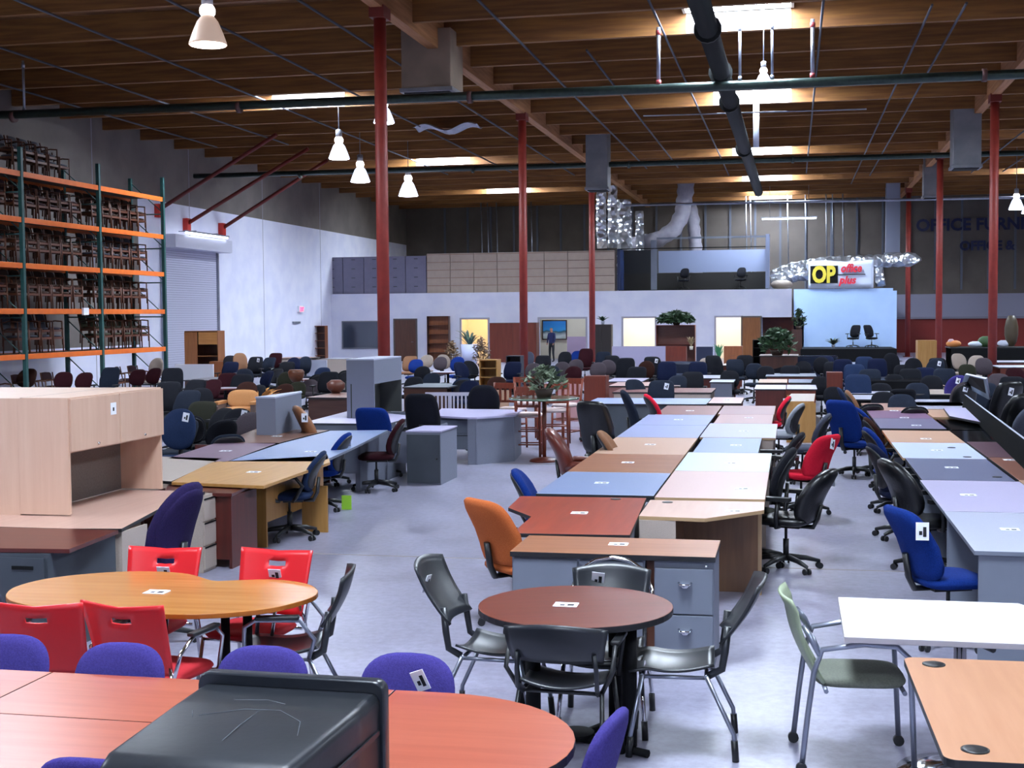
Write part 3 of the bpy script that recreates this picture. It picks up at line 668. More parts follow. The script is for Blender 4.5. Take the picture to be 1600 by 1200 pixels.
def desk(label, poly, tm, em=None, bm_=None, z=.74, th=.03, cardat=None, phrase=None, name='desk', legs='panel', modesty=None, ped=None, crz=0, pedm=None, grom=()):
    """poly in world metres. legs: 'panel' end panels across x at the y ends, 'xpanel' at the x ends, 'post'"""
    x0, x1, y0, y1 = bbox(poly); cx, cy = (x0+x1)/2, (y0+y1)/2
    t = thing(name, label, 'desk' if name != 'table' else 'table', (cx, cy, 0))
    em = em or tm; bm_ = bm_ or tm
    o = MB(); o.prism([(x-cx, y-cy) for x, y in poly], z-th, z, 1, 0); o.build('desk_top', [tm, em], t, .003)
    w_, d_ = (x1-x0)/2-.03, (y1-y0)/2-.03
    if legs == 'panel':
        for s in (-1, 1):
            o = MB(); o.box(-w_, w_, s*d_-.013, s*d_+.013, .0, z-th); o.build('end_panel', bm_, t)
    elif legs == 'xpanel':
        for s in (-1, 1):
            o = MB(); o.box(s*w_-.013, s*w_+.013, -d_, d_, .0, z-th); o.build('end_panel', bm_, t)
    elif legs == 'post':
        for sx in (-1, 1):
            for sy in (-1, 1):
                o = MB(); o.tube([(sx*(w_-.03), sy*(d_-.03), 0), (sx*(w_-.03), sy*(d_-.03), z-th)], .022, 10); o.build('leg', bm_, t)
    if modesty:
        o = MB()
        if modesty in ('x+', 'x-'):
            s = 1 if modesty == 'x+' else -1; o.box(s*(w_-.05)-.01, s*(w_-.05)+.01, -d_+.014, d_-.014, .1, z-th)
        else:
            s = 1 if modesty == 'y+' else -1; o.box(-w_+.014, w_-.014, s*(d_-.03)-.01, s*(d_-.03)+.01, .08, z-th)
        o.build('modesty_panel', bm_, t)
    if ped:                                         # drawer pedestal (x0,x1,y0,y1 local, face axis)
        a0, a1, b0, b1, face, nd = ped; pm = pedm or bm_
        o = MB(); o.box(a0, a1, b0, b1, .04, z-th-.002); o.build('pedestal', pm, t)
        for k in range(nd):
            za = .05+(z-th-.07)*k/nd; zb = .05+(z-th-.07)*(k+1)/nd-.008
            o = MB()
            if face == 'y-': o.box(a0+.006, a1-.006, b0-.016, b0-.0005, za, zb)
            elif face == 'x+': o.box(a1+.0005, a1+.016, b0+.006, b1-.006, za, zb)
            elif face == 'x-': o.box(a0-.016, a0-.0005, b0+.006, b1-.006, za, zb)
            d = o.build('drawer', pm, t, .002)
            o = MB(); zc = (za+zb)/2+.02
            if face == 'y-': o.tube([((a0+a1)/2-.05, b0-.018, zc), ((a0+a1)/2-.04, b0-.04, zc), ((a0+a1)/2+.04, b0-.04, zc), ((a0+a1)/2+.05, b0-.018, zc)], .006, 6)
            elif face == 'x+': o.tube([(a1+.018, (b0+b1)/2-.05, zc), (a1+.04, (b0+b1)/2-.04, zc), (a1+.04, (b0+b1)/2+.04, zc), (a1+.018, (b0+b1)/2+.05, zc)], .006, 6)
            else: o.tube([(a0-.018, (b0+b1)/2-.05, zc), (a0-.04, (b0+b1)/2-.04, zc), (a0-.04, (b0+b1)/2+.04, zc), (a0-.018, (b0+b1)/2+.05, zc)], .006, 6)
            o.build('handle', CHROME, d)
    for gx, gy in grom:
        o = MB(); o.lathe([(.045, 0), (.045, .004), (.036, .006)], (gx-cx, gy-cy, z), 20); o.build('grommet', BLACK, t)
    if cardat or phrase:
        c = cardat or (cx, cy)
        card(c[0], c[1], z, 'white price card on the '+phrase, crz)
    return t
def racetrack(L, W, n=20, straight=.5):
    """closed outline, length L along x with elliptic ends"""
    a = L/2*(1-straight); pts = []
    for k in range(n+1):
        q = -PI/2+PI*k/n; pts.append((L/2-a+a*math.cos(q), W/2*math.sin(q)))
    for k in range(n+1):
        q = PI/2+PI*k/n; pts.append((-L/2+a+a*math.cos(q), W/2*math.sin(q)))
    return pts
def round_table(label, loc, r, tm, em, legm, z=.74, name='round_table', base='disc', rz=0, phrase=None, ry=None):
    t = thing(name, label, 'table', loc, rz)
    ry = ry or r; n = 48
    o = MB(); o.prism([(r*math.cos(2*PI*k/n), ry*math.sin(2*PI*k/n)) for k in range(n)], z-.035, z, 1, 0); o.build('tabletop', [tm, em], t, .004)
    if base == 'four':
        for k in range(4):
            a = PI/4+k*PI/2; o = MB(); o.tube([(.36*math.cos(a), .3*math.sin(a), .03), (.36*math.cos(a), .3*math.sin(a), z-.035)], .04, 14); o.build('leg', legm, t)
        o = MB(); o.tube([(-.33, -.33, .02), (.33, .33, .02)], .022, 8); o.tube([(-.33, .33, .022), (.33, -.33, .022)], .022, 8); o.lathe([(.1, .03), (.1, .05)]); o.build('base', legm, t)
    else:
        o = MB(); o.lathe([(.035, .03), (.035, z-.06), (.16, z-.035)], n=20); o.build('pedestal', legm, t)
        o = MB(); o.lathe([(r*.55, 0), (r*.54, .012), (.06, .035)], n=28); o.build('base', legm, t)
    if phrase: card(loc[0], loc[1], z, 'white price card on the '+phrase)
    return t
def plant(label, loc, h=.5, spread=.3, c=('#16301a', '#2a4a26'), pot='#8a8f9c', n=26, potr=.09, poth=.16, cat='plant', droop=.5, wide=.035, name='potted_plant'):
    t = thing(name, label, cat, loc)
    o = MB(); o.lathe([(potr*.75, 0), (potr, poth), (potr*.9, poth), (potr*.7, poth*.8)], n=16); o.build('pot', mat('pot_'+pot[1:], pot, .6), t)
    o = MB(); r_ = random.Random(hash(label) & 0xffff if False else len(label)*13)
    for k in range(n):
        a = r_.uniform(0, 2*PI); rr = spread*r_.uniform(.5, 1); hh = h*r_.uniform(.5, 1); L = []; R_ = []
        side = Vector((-math.sin(a), math.cos(a), 0))
        for j in range(6):
            q = j/5; p = Vector((math.cos(a)*rr*q, math.sin(a)*rr*q, poth*.85+hh*(q-droop*q*q))); ww = wide*math.sin(PI*(.12+.86*q))
            L.append(p-side*ww); R_.append(p+side*ww)
        vs = L+R_; fs = [(j, j+1, 7+j, 6+j) for j in range(5)]
        o.add(vs+[v+Vector((0, 0, -.004)) for v in vs], fs+[tuple(12+i for i in f[::-1]) for f in fs]+[(0, 6, 18, 12), (5, 17, 23, 11)]+[(j, 12+j, 13+j, j+1) for j in range(5)]+[(6+j, 7+j, 19+j, 18+j) for j in range(5)], 0, False)
    o.build('foliage', mat('leaf_'+c[0][1:], c[0], .6, c2=c[1], scale=9), t)
    return t
def cabinet(label, x0, x1, y0, y1, z0, z1, body, shelves=0, openf='y-', doors=0, drawers=0, name='cabinet', cat='cabinet', front=None, back=None, handle=BLACK, hd='bar', topm=None):
    """box case, front on y- or x+; with shelves (open), doors or drawers"""
    cx, cy = (x0+x1)/2, (y0+y1)/2; t = thing(name, label, cat, (cx, cy, z0)); a, b_, h = (x1-x0)/2, (y1-y0)/2, z1-z0
    front = front or body; e = .025
    o = MB()
    if shelves:
        o.box(-a, a, -b_, b_, h-e, h); o.box(-a, a, -b_, b_, 0, e)
        if openf == 'y-': o.box(-a, -a+e, -b_, b_, e, h-e); o.box(a-e, a, -b_, b_, e, h-e); o.box(-a+e, a-e, b_-e, b_, e, h-e, 1)
        else: o.box(-a, a, -b_, -b_+e, e, h-e); o.box(-a, a, b_-e, b_, e, h-e); o.box(-a, -a+e, -b_+e, b_-e, e, h-e, 1)
    else: o.box(-a, a, -b_, b_, 0, h)
    if topm: o.box(-a-.01, a+.01, -b_-.01, b_+.01, h, h+.02, 2)
    o.build('case', [body, back or body, topm or body], t, .003)
    for k in range(shelves):
        z = h*(k+1)/(shelves+1); o = MB(); o.box(-a+e, a-e, -b_+.01, b_-e, z-.01, z+.01) if openf == 'y-' else o.box(-a+e, a-.01, -b_+e, b_-e, z-.01, z+.01); o.build('shelf', body, t)
    for k in range(drawers):
        za, zb = .03+(h-.05)*k/drawers, .03+(h-.05)*(k+1)/drawers-.012; o = MB()
        o.box(-a+.012, a-.012, -b_-.018, -b_, za, zb); d = o.build('drawer', front, t)
        o = MB(); zc = zb-.07*(zb-za)/.35-.02
        if hd == 'recess': o.box(-.1, .1, -b_-.022, -b_-.018, zc-.02, zc+.02)
        elif hd == 'line': o.box(-a+.012, a-.012, -b_-.021, -b_-.018, zb-.035, zb-.01)
        else: o.tube([(-.07, -b_-.018, zc), (-.06, -b_-.05, zc), (.06, -b_-.05, zc), (.07, -b_-.018, zc)], .008, 6)
        o.build('handle', handle, d)
    for k in range(doors):
        xa, xb = -a+2*a*k/doors+.006, -a+2*a*(k+1)/doors-.006; o = MB(); o.box(xa, xb, -b_-.02, -b_, .03, h-.03); d = o.build('door', front, t)
        o = MB(); xk = xb-.04 if k % 2 == 0 else xa+.04; o.ball((xk, -b_-.035, h*.5), .014, 8); o.build('knob', handle, d)
    return t

def bush(label, loc, w_, h, c=('#16301a', '#2a4a26'), n=260, d=None, leaf=.11, cat='plant', pot=None, name='bushy_plant'):
    t = thing(name, label, cat, loc); r_ = random.Random(len(label)*7); d = d or w_*.6; o = MB()
    base = .12
    for k in range(n):
        a = r_.uniform(0, 2*PI); e = r_.uniform(0, 1)**.7*PI/2; q = r_.uniform(.55, 1)
        c0 = Vector((math.cos(a)*math.cos(e)*w_/2*q, math.sin(a)*math.cos(e)*d/2*q, base+math.sin(e)*(h-base)*q))
        u = Vector((r_.uniform(-1, 1), r_.uniform(-1, 1), r_.uniform(-.6, .6))).normalized(); v = u.cross(Vector((r_.uniform(-1, 1), r_.uniform(-1, 1), r_.uniform(-1, 1)))).normalized()
        L = leaf*r_.uniform(.6, 1.2); nn = u.cross(v)*.004
        vs = [c0-u*L, c0+v*L*.35, c0+u*L, c0-v*L*.35]; o.add(vs+[p+nn for p in vs], [(0, 1, 2, 3), (7, 6, 5, 4), (0, 4, 5, 1), (1, 5, 6, 2), (2, 6, 7, 3), (3, 7, 4, 0)], 0)
    o.build('foliage', mat('leaf_'+c[0][1:], c[0], .6, c2=c[1], scale=9), t)
    o = MB()
    for k in range(7):
        a = k*2*PI/7; o.tube([(0, 0, .02), (math.cos(a)*w_*.15, math.sin(a)*d*.15, h*.4), (math.cos(a)*w_*.34, math.sin(a)*d*.34, h*.62)], .012, 5)
    o.build('stems', mat('plant_stem', '#3a2c1c', .8), t)
    o = MB(); pr = min(.2, w_*.2); o.lathe([(pr*.7, 0), (pr, base*1.2), (pr*.85, base*1.2)], n=14); o.build('pot', mat('pot_'+(pot or '#3a2a22')[1:], pot or '#3a2a22', .6), t)
    return t
# ================================================================== FOREGROUND
CHERRY = wood('cherry_laminate', '#9a4a36', '#a85842', .3, 'x', 7)
CHERRYD = wood('dark_cherry_laminate', '#8a3420', '#9e4028', .3, 'y', 6)
CHERRYT = wood('deep_cherry_laminate', '#5e2618', '#6a2e20', .32, 'x', 6)
HONEY = wood('honey_maple', '#a86c34', '#b87c40', .2, 'x', 6)
BEECH = wood('beech_laminate', '#ae7e60', '#b8886a', .35, 'y', 8)
MAPLE = wood('pale_maple', '#c9a48e', '#d2b09a', .42, 'z', 5)
MAPLET = wood('pale_maple_top', '#bc9686', '#c6a292', .38, 'y', 5)
OAK = wood('yellow_oak', '#a97c40', '#ba8c50', .4, 'y', 7)
OAKP = wood('yellow_oak_panel', '#9c7038', '#ac8048', .45, 'z', 7)
WALNUT = wood('brown_walnut', '#8a5230', '#9a6240', .35, 'x', 6)
MAHOG = wood('dark_mahogany', '#4a1c18', '#5a241e', .28, 'x', 6)
MAHOGP = wood('mahogany_panel', '#441812', '#541f18', .4, 'z', 6)
MAHOGB = wood('brown_mahogany', '#5e2416', '#6e2e1e', .4, 'z', 5)
BLUEG = lam('blue_grey_laminate', '#7383a8', '#7b8bb0')
LTG = lam('light_grey_laminate', '#a9adc0', '#b2b6c8')
LILAC = lam('lilac_grey_laminate', '#b0aac8', '#b8b2d0')
SLATE = lam('slate_laminate', '#5c617c', '#646a86')
WHITEL = lam('white_laminate', '#a6a6b8', '#aeaec0'); ICEW = lam('cool_white_laminate', '#b8c2d2', '#c0cada'); LILC = lam('blue_lilac_laminate', '#8f90b2', '#9798ba')
PINKL = lam('rosy_maple_laminate', '#c2a09c', '#c8a8a2')
TANL = lam('tan_laminate', '#b08a72', '#b8927a')
PINKB = lam('rosy_brown_laminate', '#7c5450', '#865c58')
MAUVE = lam('mauve_laminate', '#6e5668', '#785e72')
GREYP = mat('grey_steel_panel', '#686e7c', .5, c2='#6e7482', scale=3)
GREYC = mat('charcoal_steel', '#3a4048', .45, c2='#40464e', scale=3)
GREYH = lam('grey_speckle_panel', '#6c6f7e', '#747888', .6)
EDGEB = mat('black_edge_band', '#15161a', .45)
CREAM = lam('cream_laminate', '#a89a90', '#b0a298')
EDGEM = mat('maple_edge', '#a88a66', .5)
# cherry conference table, racetrack ends
t = thing('conference_table', 'orange cherry conference table with a rounded end in the foreground', 'table', (-3.0, 4.68, 0))
def arc_end(x0, a, b_, n=20): return [(x0+a*math.cos(-PI/2+PI*k/n), b_*math.sin(-PI/2+PI*k/n)) for k in range(n+1)]
o = MB(); pl = [(.0, -.6)]+arc_end(1.6, .63, .6)[0:]; pl = [(1.6-.22, -.6)]+arc_end(1.6, .63, .6)+[(1.6-.22, .6)]
o.prism(pl, .705, .74, 1, 0); o.build('end_leaf', [CHERRY, EDGEB], t, .002)
o = MB(); o.box(-.2, 1.374, .003, .6, .705, .74, 1, None, 0); o.build('table_leaf', [CHERRY, EDGEB], t, .002)
o = MB(); o.box(-.2, 1.374, -.6, -.003, .705, .74, 1, None, 0); o.build('table_leaf', [CHERRY, EDGEB], t, .002)
o = MB(); o.box(-2.0, -.206, .003, .6, .705, .74, 1, None, 0); o.build('table_leaf', [CHERRY, EDGEB], t, .002)
o = MB(); o.box(-2.0, -.206, -.6, -.003, .705, .74, 1, None, 0); o.build('table_leaf', [CHERRY, EDGEB], t, .002)
for x in (-1.5, .6, 1.75):
    o = MB(); o.box(x-.02, x+.02, -.35, .35, 0, .705); o.build('leg_panel', BLACKM, t)
# old boxy television on a stand, seen from behind
TX0, TX1 = -1.86, -1.235
t = thing('television', 'black boxy television seen from behind, scratched flat top and raised front rim', 'television', ((TX0+TX1)/2, 3.9, .68), -.02)
BLK = mat('scuffed_black_casing', '#14171d', .38, c2='#1b1f26', scale=4, bump=.05, bscale=30)
w_ = (TX1-TX0)/2
o = MB(); prof = [(-w_+.02, -.5), (w_-.04, -.5), (w_-.02, .0), (-w_+.01, .0)]
rings = []
for y, sx, zt_, zb in ((.0, 1, .455, .03), (-.2, .99, .45, .035), (-.62, .93, .44, .08), (-.7, .88, .42, .12)):
    r_ = .03; X1 = w_*.96*sx; pts = []
    for (cx, cz, a0) in ((X1-r_, zt_-r_, 0), (-X1+r_, zt_-r_, PI/2), (-X1+r_, zb+r_, PI), (X1-r_, zb+r_, 3*PI/2)):
        for k in range(5): a = a0+PI/2*k/4; pts.append((cx+r_*math.cos(a), y, cz+r_*math.sin(a)))
    rings.append(pts)
o.loft(rings); o.build('rear_housing', BLK, t)
rings = []
for y, g in ((.0, -.004), (.012, 0), (.05, 0), (.06, -.006)):
    X1 = w_+g; Z1 = .49+g; Z0 = .0-g; r_ = .035; pts = []
    for (cx, cz, a0, bow) in ((X1-r_, Z1-r_, 0, 0), (-X1+r_, Z1-r_, PI/2, 0), (-X1+r_, Z0+r_, PI, 0), (X1-r_, Z0+r_, 3*PI/2, 0)):
        for k in range(5): a = a0+PI/2*k/4; pts.append((cx+r_*math.cos(a), y, cz+r_*math.sin(a)))
    rings.append(pts)
o = MB(); o.loft(rings); o.build('front_bezel', mat('black_bezel', '#1c2027', .3), t)
o = MB(); o.box(-w_+.05, w_-.05, .06, .064, .07, .43); o.build('screen', mat('dark_glass', '#0c1012', .08), t)
o = MB(); o.box(w_*.955, w_*.955+.006, -.5, -.02, .33, .345); o.build('side_ridge', BLK, t)
o = MB()
for pts in ([(-.16, -.3), (-.05, -.22), (.06, -.21), (.16, -.3), (.2, -.42)], [(0, -.22), (.0, -.36), (.01, -.5)], [(-.2, -.26), (-.17, -.32)], [(-.12, -.14), (-.02, -.12), (.05, -.15)]):
    o.tube([(x, y, .4525+.006*(y/.6)) for x, y in pts], .0011, 4)
o.build('scratch_marks', mat('scratch_grey', '#5a6068', .6), t)
t = thing('television_stand', 'low black stand carrying the boxy television', 'stand', ((TX0+TX1)/2, 3.62, 0))
o = MB(); o.box(-.34, .34, -.4, .34, .65, .68); o.build('stand_top', BLACKM, t)
for sx in (-1, 1):
    o = MB(); o.box(sx*.32-.012, sx*.32+.012, -.38, .3, 0, .65); o.build('side_panel', BLACKM, t)
o = MB(); o.box(-.3, .3, -.38, .3, .3, .33); o.build('shelf', BLACKM, t)
# purple guest chairs round the conference table
def purple(label, x, y, rz, card_=False, z=.84):
    t = thing('upholstered_chair', label, 'chair', (x, y, 0), rz)
    m = FM('purple')
    o = MB(); o.pad(.45, .45, .42 and .08, lambda u, v, q: Vector((u, v, .46+q)), 3, 24); o.build('seat', m, t)
    def bf(u, v, q): return Vector((u, -.22-.1*(v/.36+.5)+.4*u*u+q, .66+v))
    o = MB(); o.pad(.43, .37, .065, bf, 2.9, 36); o.build('backrest', m, t)
    for s in (-1, 1):
        for y0, y1 in ((.17, .22), (-.18, -.26)):
            o = MB(); o.tube([(s*.2, y0, .43), (s*.22, y1, .012)], .012, 8); o.build('leg', BLACK, t)
    o = MB(); o.tube([(-.17, -.18, .43), (-.13, -.25, .55), (.13, -.25, .55), (.17, -.18, .43)], .012, 8); o.build('back_support', BLACK, t)
    if card_:
        o = MB(); tagcard(o, Matrix.Translation((-.07, bf(.0, .05, .04).y+.01, .75)) @ Matrix.Rotation(PI, 4, 'Z') @ Matrix.Rotation(-.35, 4, 'Y') @ Matrix.Rotation(.25, 4, 'X'), .06, .095); o.build('price_tag', [WHITEP, INK], t)
    return t
zb = .845
for i, (px, py, lab) in enumerate(((22, 990, 'purple fabric chair at the left end of the far side of the cherry conference table'), (200, 1003, 'purple fabric chair in front of the fully visible red handle-back chair'), (420, 1008, 'purple fabric chair directly behind the black television'), (640, 1019, 'purple fabric chair with a white price tag tilted on its back'))):
    x, y = P(px, py, zb); purple(lab, x, y-.33+.0, PI+(.0, .04, .03, -.02)[i], i == 3)
x, y = P(972, 1110, zb); purple('purple fabric chair at the rounded right end of the cherry conference table', x-.33, y+.02, PI/2-.15)
x, y = P(140, 1188, .83); purple('purple chair tucked in at the near side of the cherry table, left of the television', x, y+.3, 0)
# red handle-back chairs
for px, py, lab, rz, ca in ((264, 857, 'red plastic chair with a tag behind the honey oval table, left one', PI+.03, True), (428, 860, 'red plastic chair with a tag behind the honey oval table, right one', PI-.1, True)):
    x, y = P(px, py, .85); red_chair(lab, (x, y-.36), rz, ca)
for px, py, lab, rz in ((42, 948, 'red plastic chair cut by the left edge, before the honey oval table', .1), (196, 950, 'red plastic chair before the honey oval table, wholly in view', -.12)):
    x, y = P(px, py, .85); red_chair(lab, (x, y+.36), rz)
# honey table: two lobes
t = thing('meeting_table', 'honey coloured kidney shaped meeting table with four black legs', 'table', (-3.5, 7.0, 0), 0.04)
pts = [(-.96, .02), (-.9, .26), (-.68, .46), (-.4, .56), (-.1, .52), (.08, .36), (.16, .30), (.26, .34), (.5, .42), (.76, .3), (.9, .04), (.84, -.22), (.7, -.42), (.45, -.55), (.18, -.58), (-.12, -.52), (-.22, -.36), (-.34, -.5), (-.55, -.5), (-.8, -.36), (-.92, -.16)]
def smooth(pts, k=2, keep=()):
    for _ in range(k):
        q = []
        for i in range(len(pts)):
            a, b_ = pts[i], pts[(i+1) % len(pts)]; q += [(a[0]*.75+b_[0]*.25, a[1]*.75+b_[1]*.25), (a[0]*.25+b_[0]*.75, a[1]*.25+b_[1]*.75)]
        pts = q
    return pts
o = MB(); o.prism(smooth(pts), .712, .74, 1, 0); o.build('tabletop', [HONEY, wood('honey_edge', '#9a5418', '#ac6220')], t, .004)
for x, y in ((-.5, .15), (.32, .05), (.55, -.2), (.1, -.3), (-.5, -.2)):
    o = MB(); o.tube([(x, y, 0), (x, y, .712)], .026, 14); o.build('leg', BLACKM, t)
x, y = P(244, 926, .74); card(x, y, .74, 'white price card on the honey coloured table')
# round cherry table with chairs
RT = (-1.14, 7.02)
round_table('round cherry table with a black edge and four dark column legs', RT, .525, CHERRYT, EDGEB, BLACKM, base='four', rz=.3)
x, y = P(884, 946, .74); card(x, y, .74, 'white price card on the round cherry table')
stack_chair('black plastic chair left of the round cherry table, tag on its back', (-1.60, 7.22), -PI/2-.06, card=True, bh=.31, bl=.2)
stack_chair('black plastic chair with long silver legs, right of the round cherry table', (-.60, 7.05), PI/2+.05, bh=.3, bl=.2)
stack_chair('black armchair in front of the round cherry table, seen from behind', (-1.12, 6.62), -.04, arms=True, legm=BLACK, wide=.52, bh=.17, bl=.06)
t = stack_chair('black chair with an arched chrome rim behind the round cherry table', (-1.02, 7.32), PI+.03, legm=CHROME, card=True)
o = MB(); o.tube([(-.23, -.3, .6), (-.235, -.37, .74), (-.19, -.41, .85), (-.1, -.42, .91), (0, -.42, .93), (.1, -.42, .91), (.19, -.41, .85), (.235, -.37, .74), (.23, -.3, .6)], .012, 8); o.build('chrome_rim', CHROME, t); t.scale = (1, 1, .94)
stack_chair('black chair with silver arms at the right end of the honey table', (-2.80, 7.0), PI/2+.25, arms=True, legm=SILVER)
# pale green chair
t = thing('armchair', 'pale green shell armchair with silver frame beside the white table', 'chair', (.33, 6.98, 0), -PI/2+.08)
GRN = mat('sage_green_shell', '#98a488', .45)
def bf(u, v): x = (u-.5)*(.40+.04*v); return Vector((x*1.06, -.22-.15*v+.9*x*x-.03*math.sin(v*PI)+.04*max(0, v-.85)*-4, .45+.42*v))
o = MB(); o.shell(bf, 14, 14, .014); o.build('backrest', GRN, t)
o = MB(); o.pad(.46, .46, .06, lambda u, v, q: Vector((u, v, .45+q)), 4, 24); o.build('seat', mat('sage_seat_fabric', '#5e6258', .9, c2='#6a6e62', scale=90), t)
for s in (-1, 1):
    o = MB(); o.tube([(s*.25, -.3, .03), (s*.25, -.27, .3), (s*.25, -.24, .52), (s*.25, -.2, .63), (s*.26, .0, .665), (s*.26, .16, .655), (s*.26, .22, .6), (s*.26, .23, .45), (s*.25, .25, .03)], .0145, 10); o.build('side_frame', SILVER, t)
    o = MB(); o.tube([(s*.25, -.21, .6), (s*.23, -.25, .68), (s*.2, -.29, .74)], [.016, .02, .012], 8); o.build('back_bracket', SILVER, t)
    for y in (-.3, .25):
        o = MB(); o.tube([(s*.25-.018, y, .028), (s*.25+.018, y, .028)], .028, 12); o.build('caster', BLACK, t)
o = MB(); o.tube([(-.25, .2, .42), (.25, .2, .42)], .012, 8); o.tube([(-.25, -.18, .42), (.25, -.18, .42)], .012, 8); o.build('seat_rail', SILVER, t)
# white table
def topw(x0, x1, y0, y1): return rect(x0, x1, y0, y1)
t = thing('table', 'white rectangular table at the lower right', 'table', (.72, 7.0, 0))
o = MB(); o.prism([(-.47, -.45), (.62, -.45), (.62, .2), (.47, .47), (-.47, .47)], .71, .74, 1, 0); o.build('tabletop', [mat('bright_white_laminate', '#f2f0f0', .3), mat('white_edge', '#b8b0b4', .4)], t, .003)
o = MB(); o.lathe([(.30, 0), (.30, .01), (.2, .03), (.06, .06), (.035, .12), (.03, .69)], (.1, -.15, 0), 40); o.build('trumpet_base', CHROME, t)
for a in (0, PI/2):
    o = MB(); c, q = math.cos(a+.4)*.3, math.sin(a+.4)*.3; o.tube([(.1-c, -.15-q, .7), (.1+c, -.15+q, .7)], .016, 8); o.build('support_arm', BLACK, t)
# beech table
t = thing('training_table', 'beech topped table with two grommets at the lower right corner', 'table', (1.02, 5.52, 0), .02)
def rrect(x0, x1, y0, y1, r=.05, n=5):
    p = []
    for cx, cy, a0 in ((x1-r, y1-r, 0), (x0+r, y1-r, PI/2), (x0+r, y0+r, PI), (x1-r, y0+r, 3*PI/2)):
        for k in range(n+1): a = a0+PI/2*k/n; p.append((cx+r*math.cos(a), cy+r*math.sin(a)))
    return p
o = MB(); o.prism(rrect(-.51, .9, -.72, .7), .708, .74, 1, 0); o.build('tabletop', [BEECH, EDGEB], t, .003)
for y in (.58, -.6):
    o = MB(); o.lathe([(.05, 0), (.05, .004), (.04, .007), (.001, .007)], (-.39, y, .74), 24); o.build('grommet', BLACK, t)
o = MB(); o.lathe([(.3, 0), (.3, .01), (.2, .03), (.05, .06), (.04, .1), (.035, .7)], (.3, -.1, 0), 36); o.build('trumpet_base', CHROME, t)
card(1.1, 5.28, .74, 'white price card on the beech topped table')
# stray disc base
# ================================================================== LEFT FOREGROUND GROUP
hx0, hx1 = P(-60, 640, .74)[0], -5.36
HX = P(107, 622, 1.68); HXX = (HX[0]+P(250, 605, 1.68)[0])/2; HY0 = HX[1]; HY1 = P(250, 605, 1.68)[1]
t = thing('hutch_desk', 'large pale maple hutch with two upper doors over a corner desk', 'hutch', (HXX, HY0, 0))
L = HY1-HY0; D = .42; 
o = MB(); o.box(-D, -D+.02, .0, L, .75, 1.68, 1); o.box(-D, 0, 0, .025, .755, 1.68); o.box(-D, 0, L-.025, L, .755, 1.68); o.box(-D, 0, .025, L-.025, 1.655, 1.68); o.box(-D+.02, 0, .025, L-.025, 1.24, 1.26); o.build('hutch_case', [MAPLE, mat('tackboard_fabric', '#6a625e', .95, c2='#746c66', scale=60)], t, .002)
o = MB(); o.box(-1.75, -D-.02, 0, .02, 0.0, 1.675); o.build('side_cabinet_panel', MAPLE, t)
o = MB(); o.box(-1.75, -D-.02, .022, L, 1.64, 1.675); o.box(-1.75, -1.73, .022, L, 0, 1.64); o.build('cabinet_top', MAPLE, t)
o = MB(); o.box(-D-.018, -.001, -.002, -.0005, 0.75, 1.675); o.build('end_cladding', MAPLE, t)
for k in range(2):
    ya, yb_ = .01+k*L/2, (k+1)*L/2-.008+(.01 if k else 0); o = MB(); o.box(.002, .02, ya, yb_, 1.25, 1.67); d = o.build('door', MAPLE, t, .002)
    o = MB(); o.ball((.028, (ya+yb_)/2+.02, 1.285), .012, 10); o.build('lock', CHROME, d)
    if not k:
        o = MB(); o.box(.021, .024, L*.40, L*.40+.09, 1.5, 1.6); o.box(.0241, .025, L*.40+.03, L*.40+.055, 1.53, 1.56, 1); o.build('price_tag', [WHITEP, INK], d)
wy0 = -.3
q = [P(110, 826, .74), P(190, 826, .74), P(265, 786, .74), P(250, 781, .74)]
lp = [(a-HXX, b_-HY0) for a, b_ in q]
o = MB(); o.prism([(-.9, lp[0][1]), lp[0], lp[1], (lp[2][0], lp[2][1]), (lp[2][0]-.03, L+.0), (-.9, L)], .712, .74, 1, 0); o.build('worktop', [MAPLET, EDGEB], t, .002)
o = MB(); o.box(lp[1][0]-.03, lp[1][0]-.01, lp[1][1]+.02, lp[1][1]+.42, 0, .71); o.box(-.6, lp[1][0]-.03, lp[1][1]+.02, lp[1][1]+.04, 0, .71); o.build('end_panel', CREAM, t)
PX1 = PY(317, 806, HY0+L-.03)[0]-HXX
o = MB(); o.box(lp[2][0]-.45, PX1, L-.04, L+.22, .0, .70); p_ = o.build('pedestal', CREAM, t)
for k in range(3):
    o = MB(); o.box(PX1+.001, PX1+.015, L-.03, L+.21, .03+k*.22, .03+k*.22+.205); d = o.build('drawer', CREAM, t)
    o = MB(); o.box(PX1+.0151, PX1+.02, L-.03, L+.21, .03+k*.22+.19, .03+k*.22+.205); o.build('handle', BLACKM, d)
# dark mahogany desk in front of the hutch
q = [P(-60, 822, .74), P(185, 828, .74), P(108, 858, .74), P(-60, 856, .74)]
t = desk('dark mahogany desk with a charcoal drawer pedestal in front of the maple hutch', q, MAHOG, MAHOG, GREYC, legs='none')
x0, x1, y0, y1 = bbox(q); cx, cy = (x0+x1)/2, (y0+y1)/2
xa, ya = P(105, 900, .5)
px0 = P(20, 858, .7)[0]-cx; px1 = P(105, 858, .7)[0]-cx; px2 = P(186, 835, .7)[0]-cx
fy = y0-cy+.03
o = MB(); o.prism([(px0, fy), (px1, fy), (px2, y1-cy-.02), (px0, y1-cy-.02)], 0, .708); ped = o.build('pedestal', GREYC, t)
for k in range(2):
    o = MB(); o.box(px0+.02, px1-.02, fy-.015, fy-.001, .36-k*.33, .68-k*.33); d = o.build('drawer', GREYC, t)
    o = MB(); o.box(px0+.12, px1-.1, fy-.02, fy-.015, .6-k*.33, .625-k*.33); o.build('handle', BLACKM, d)
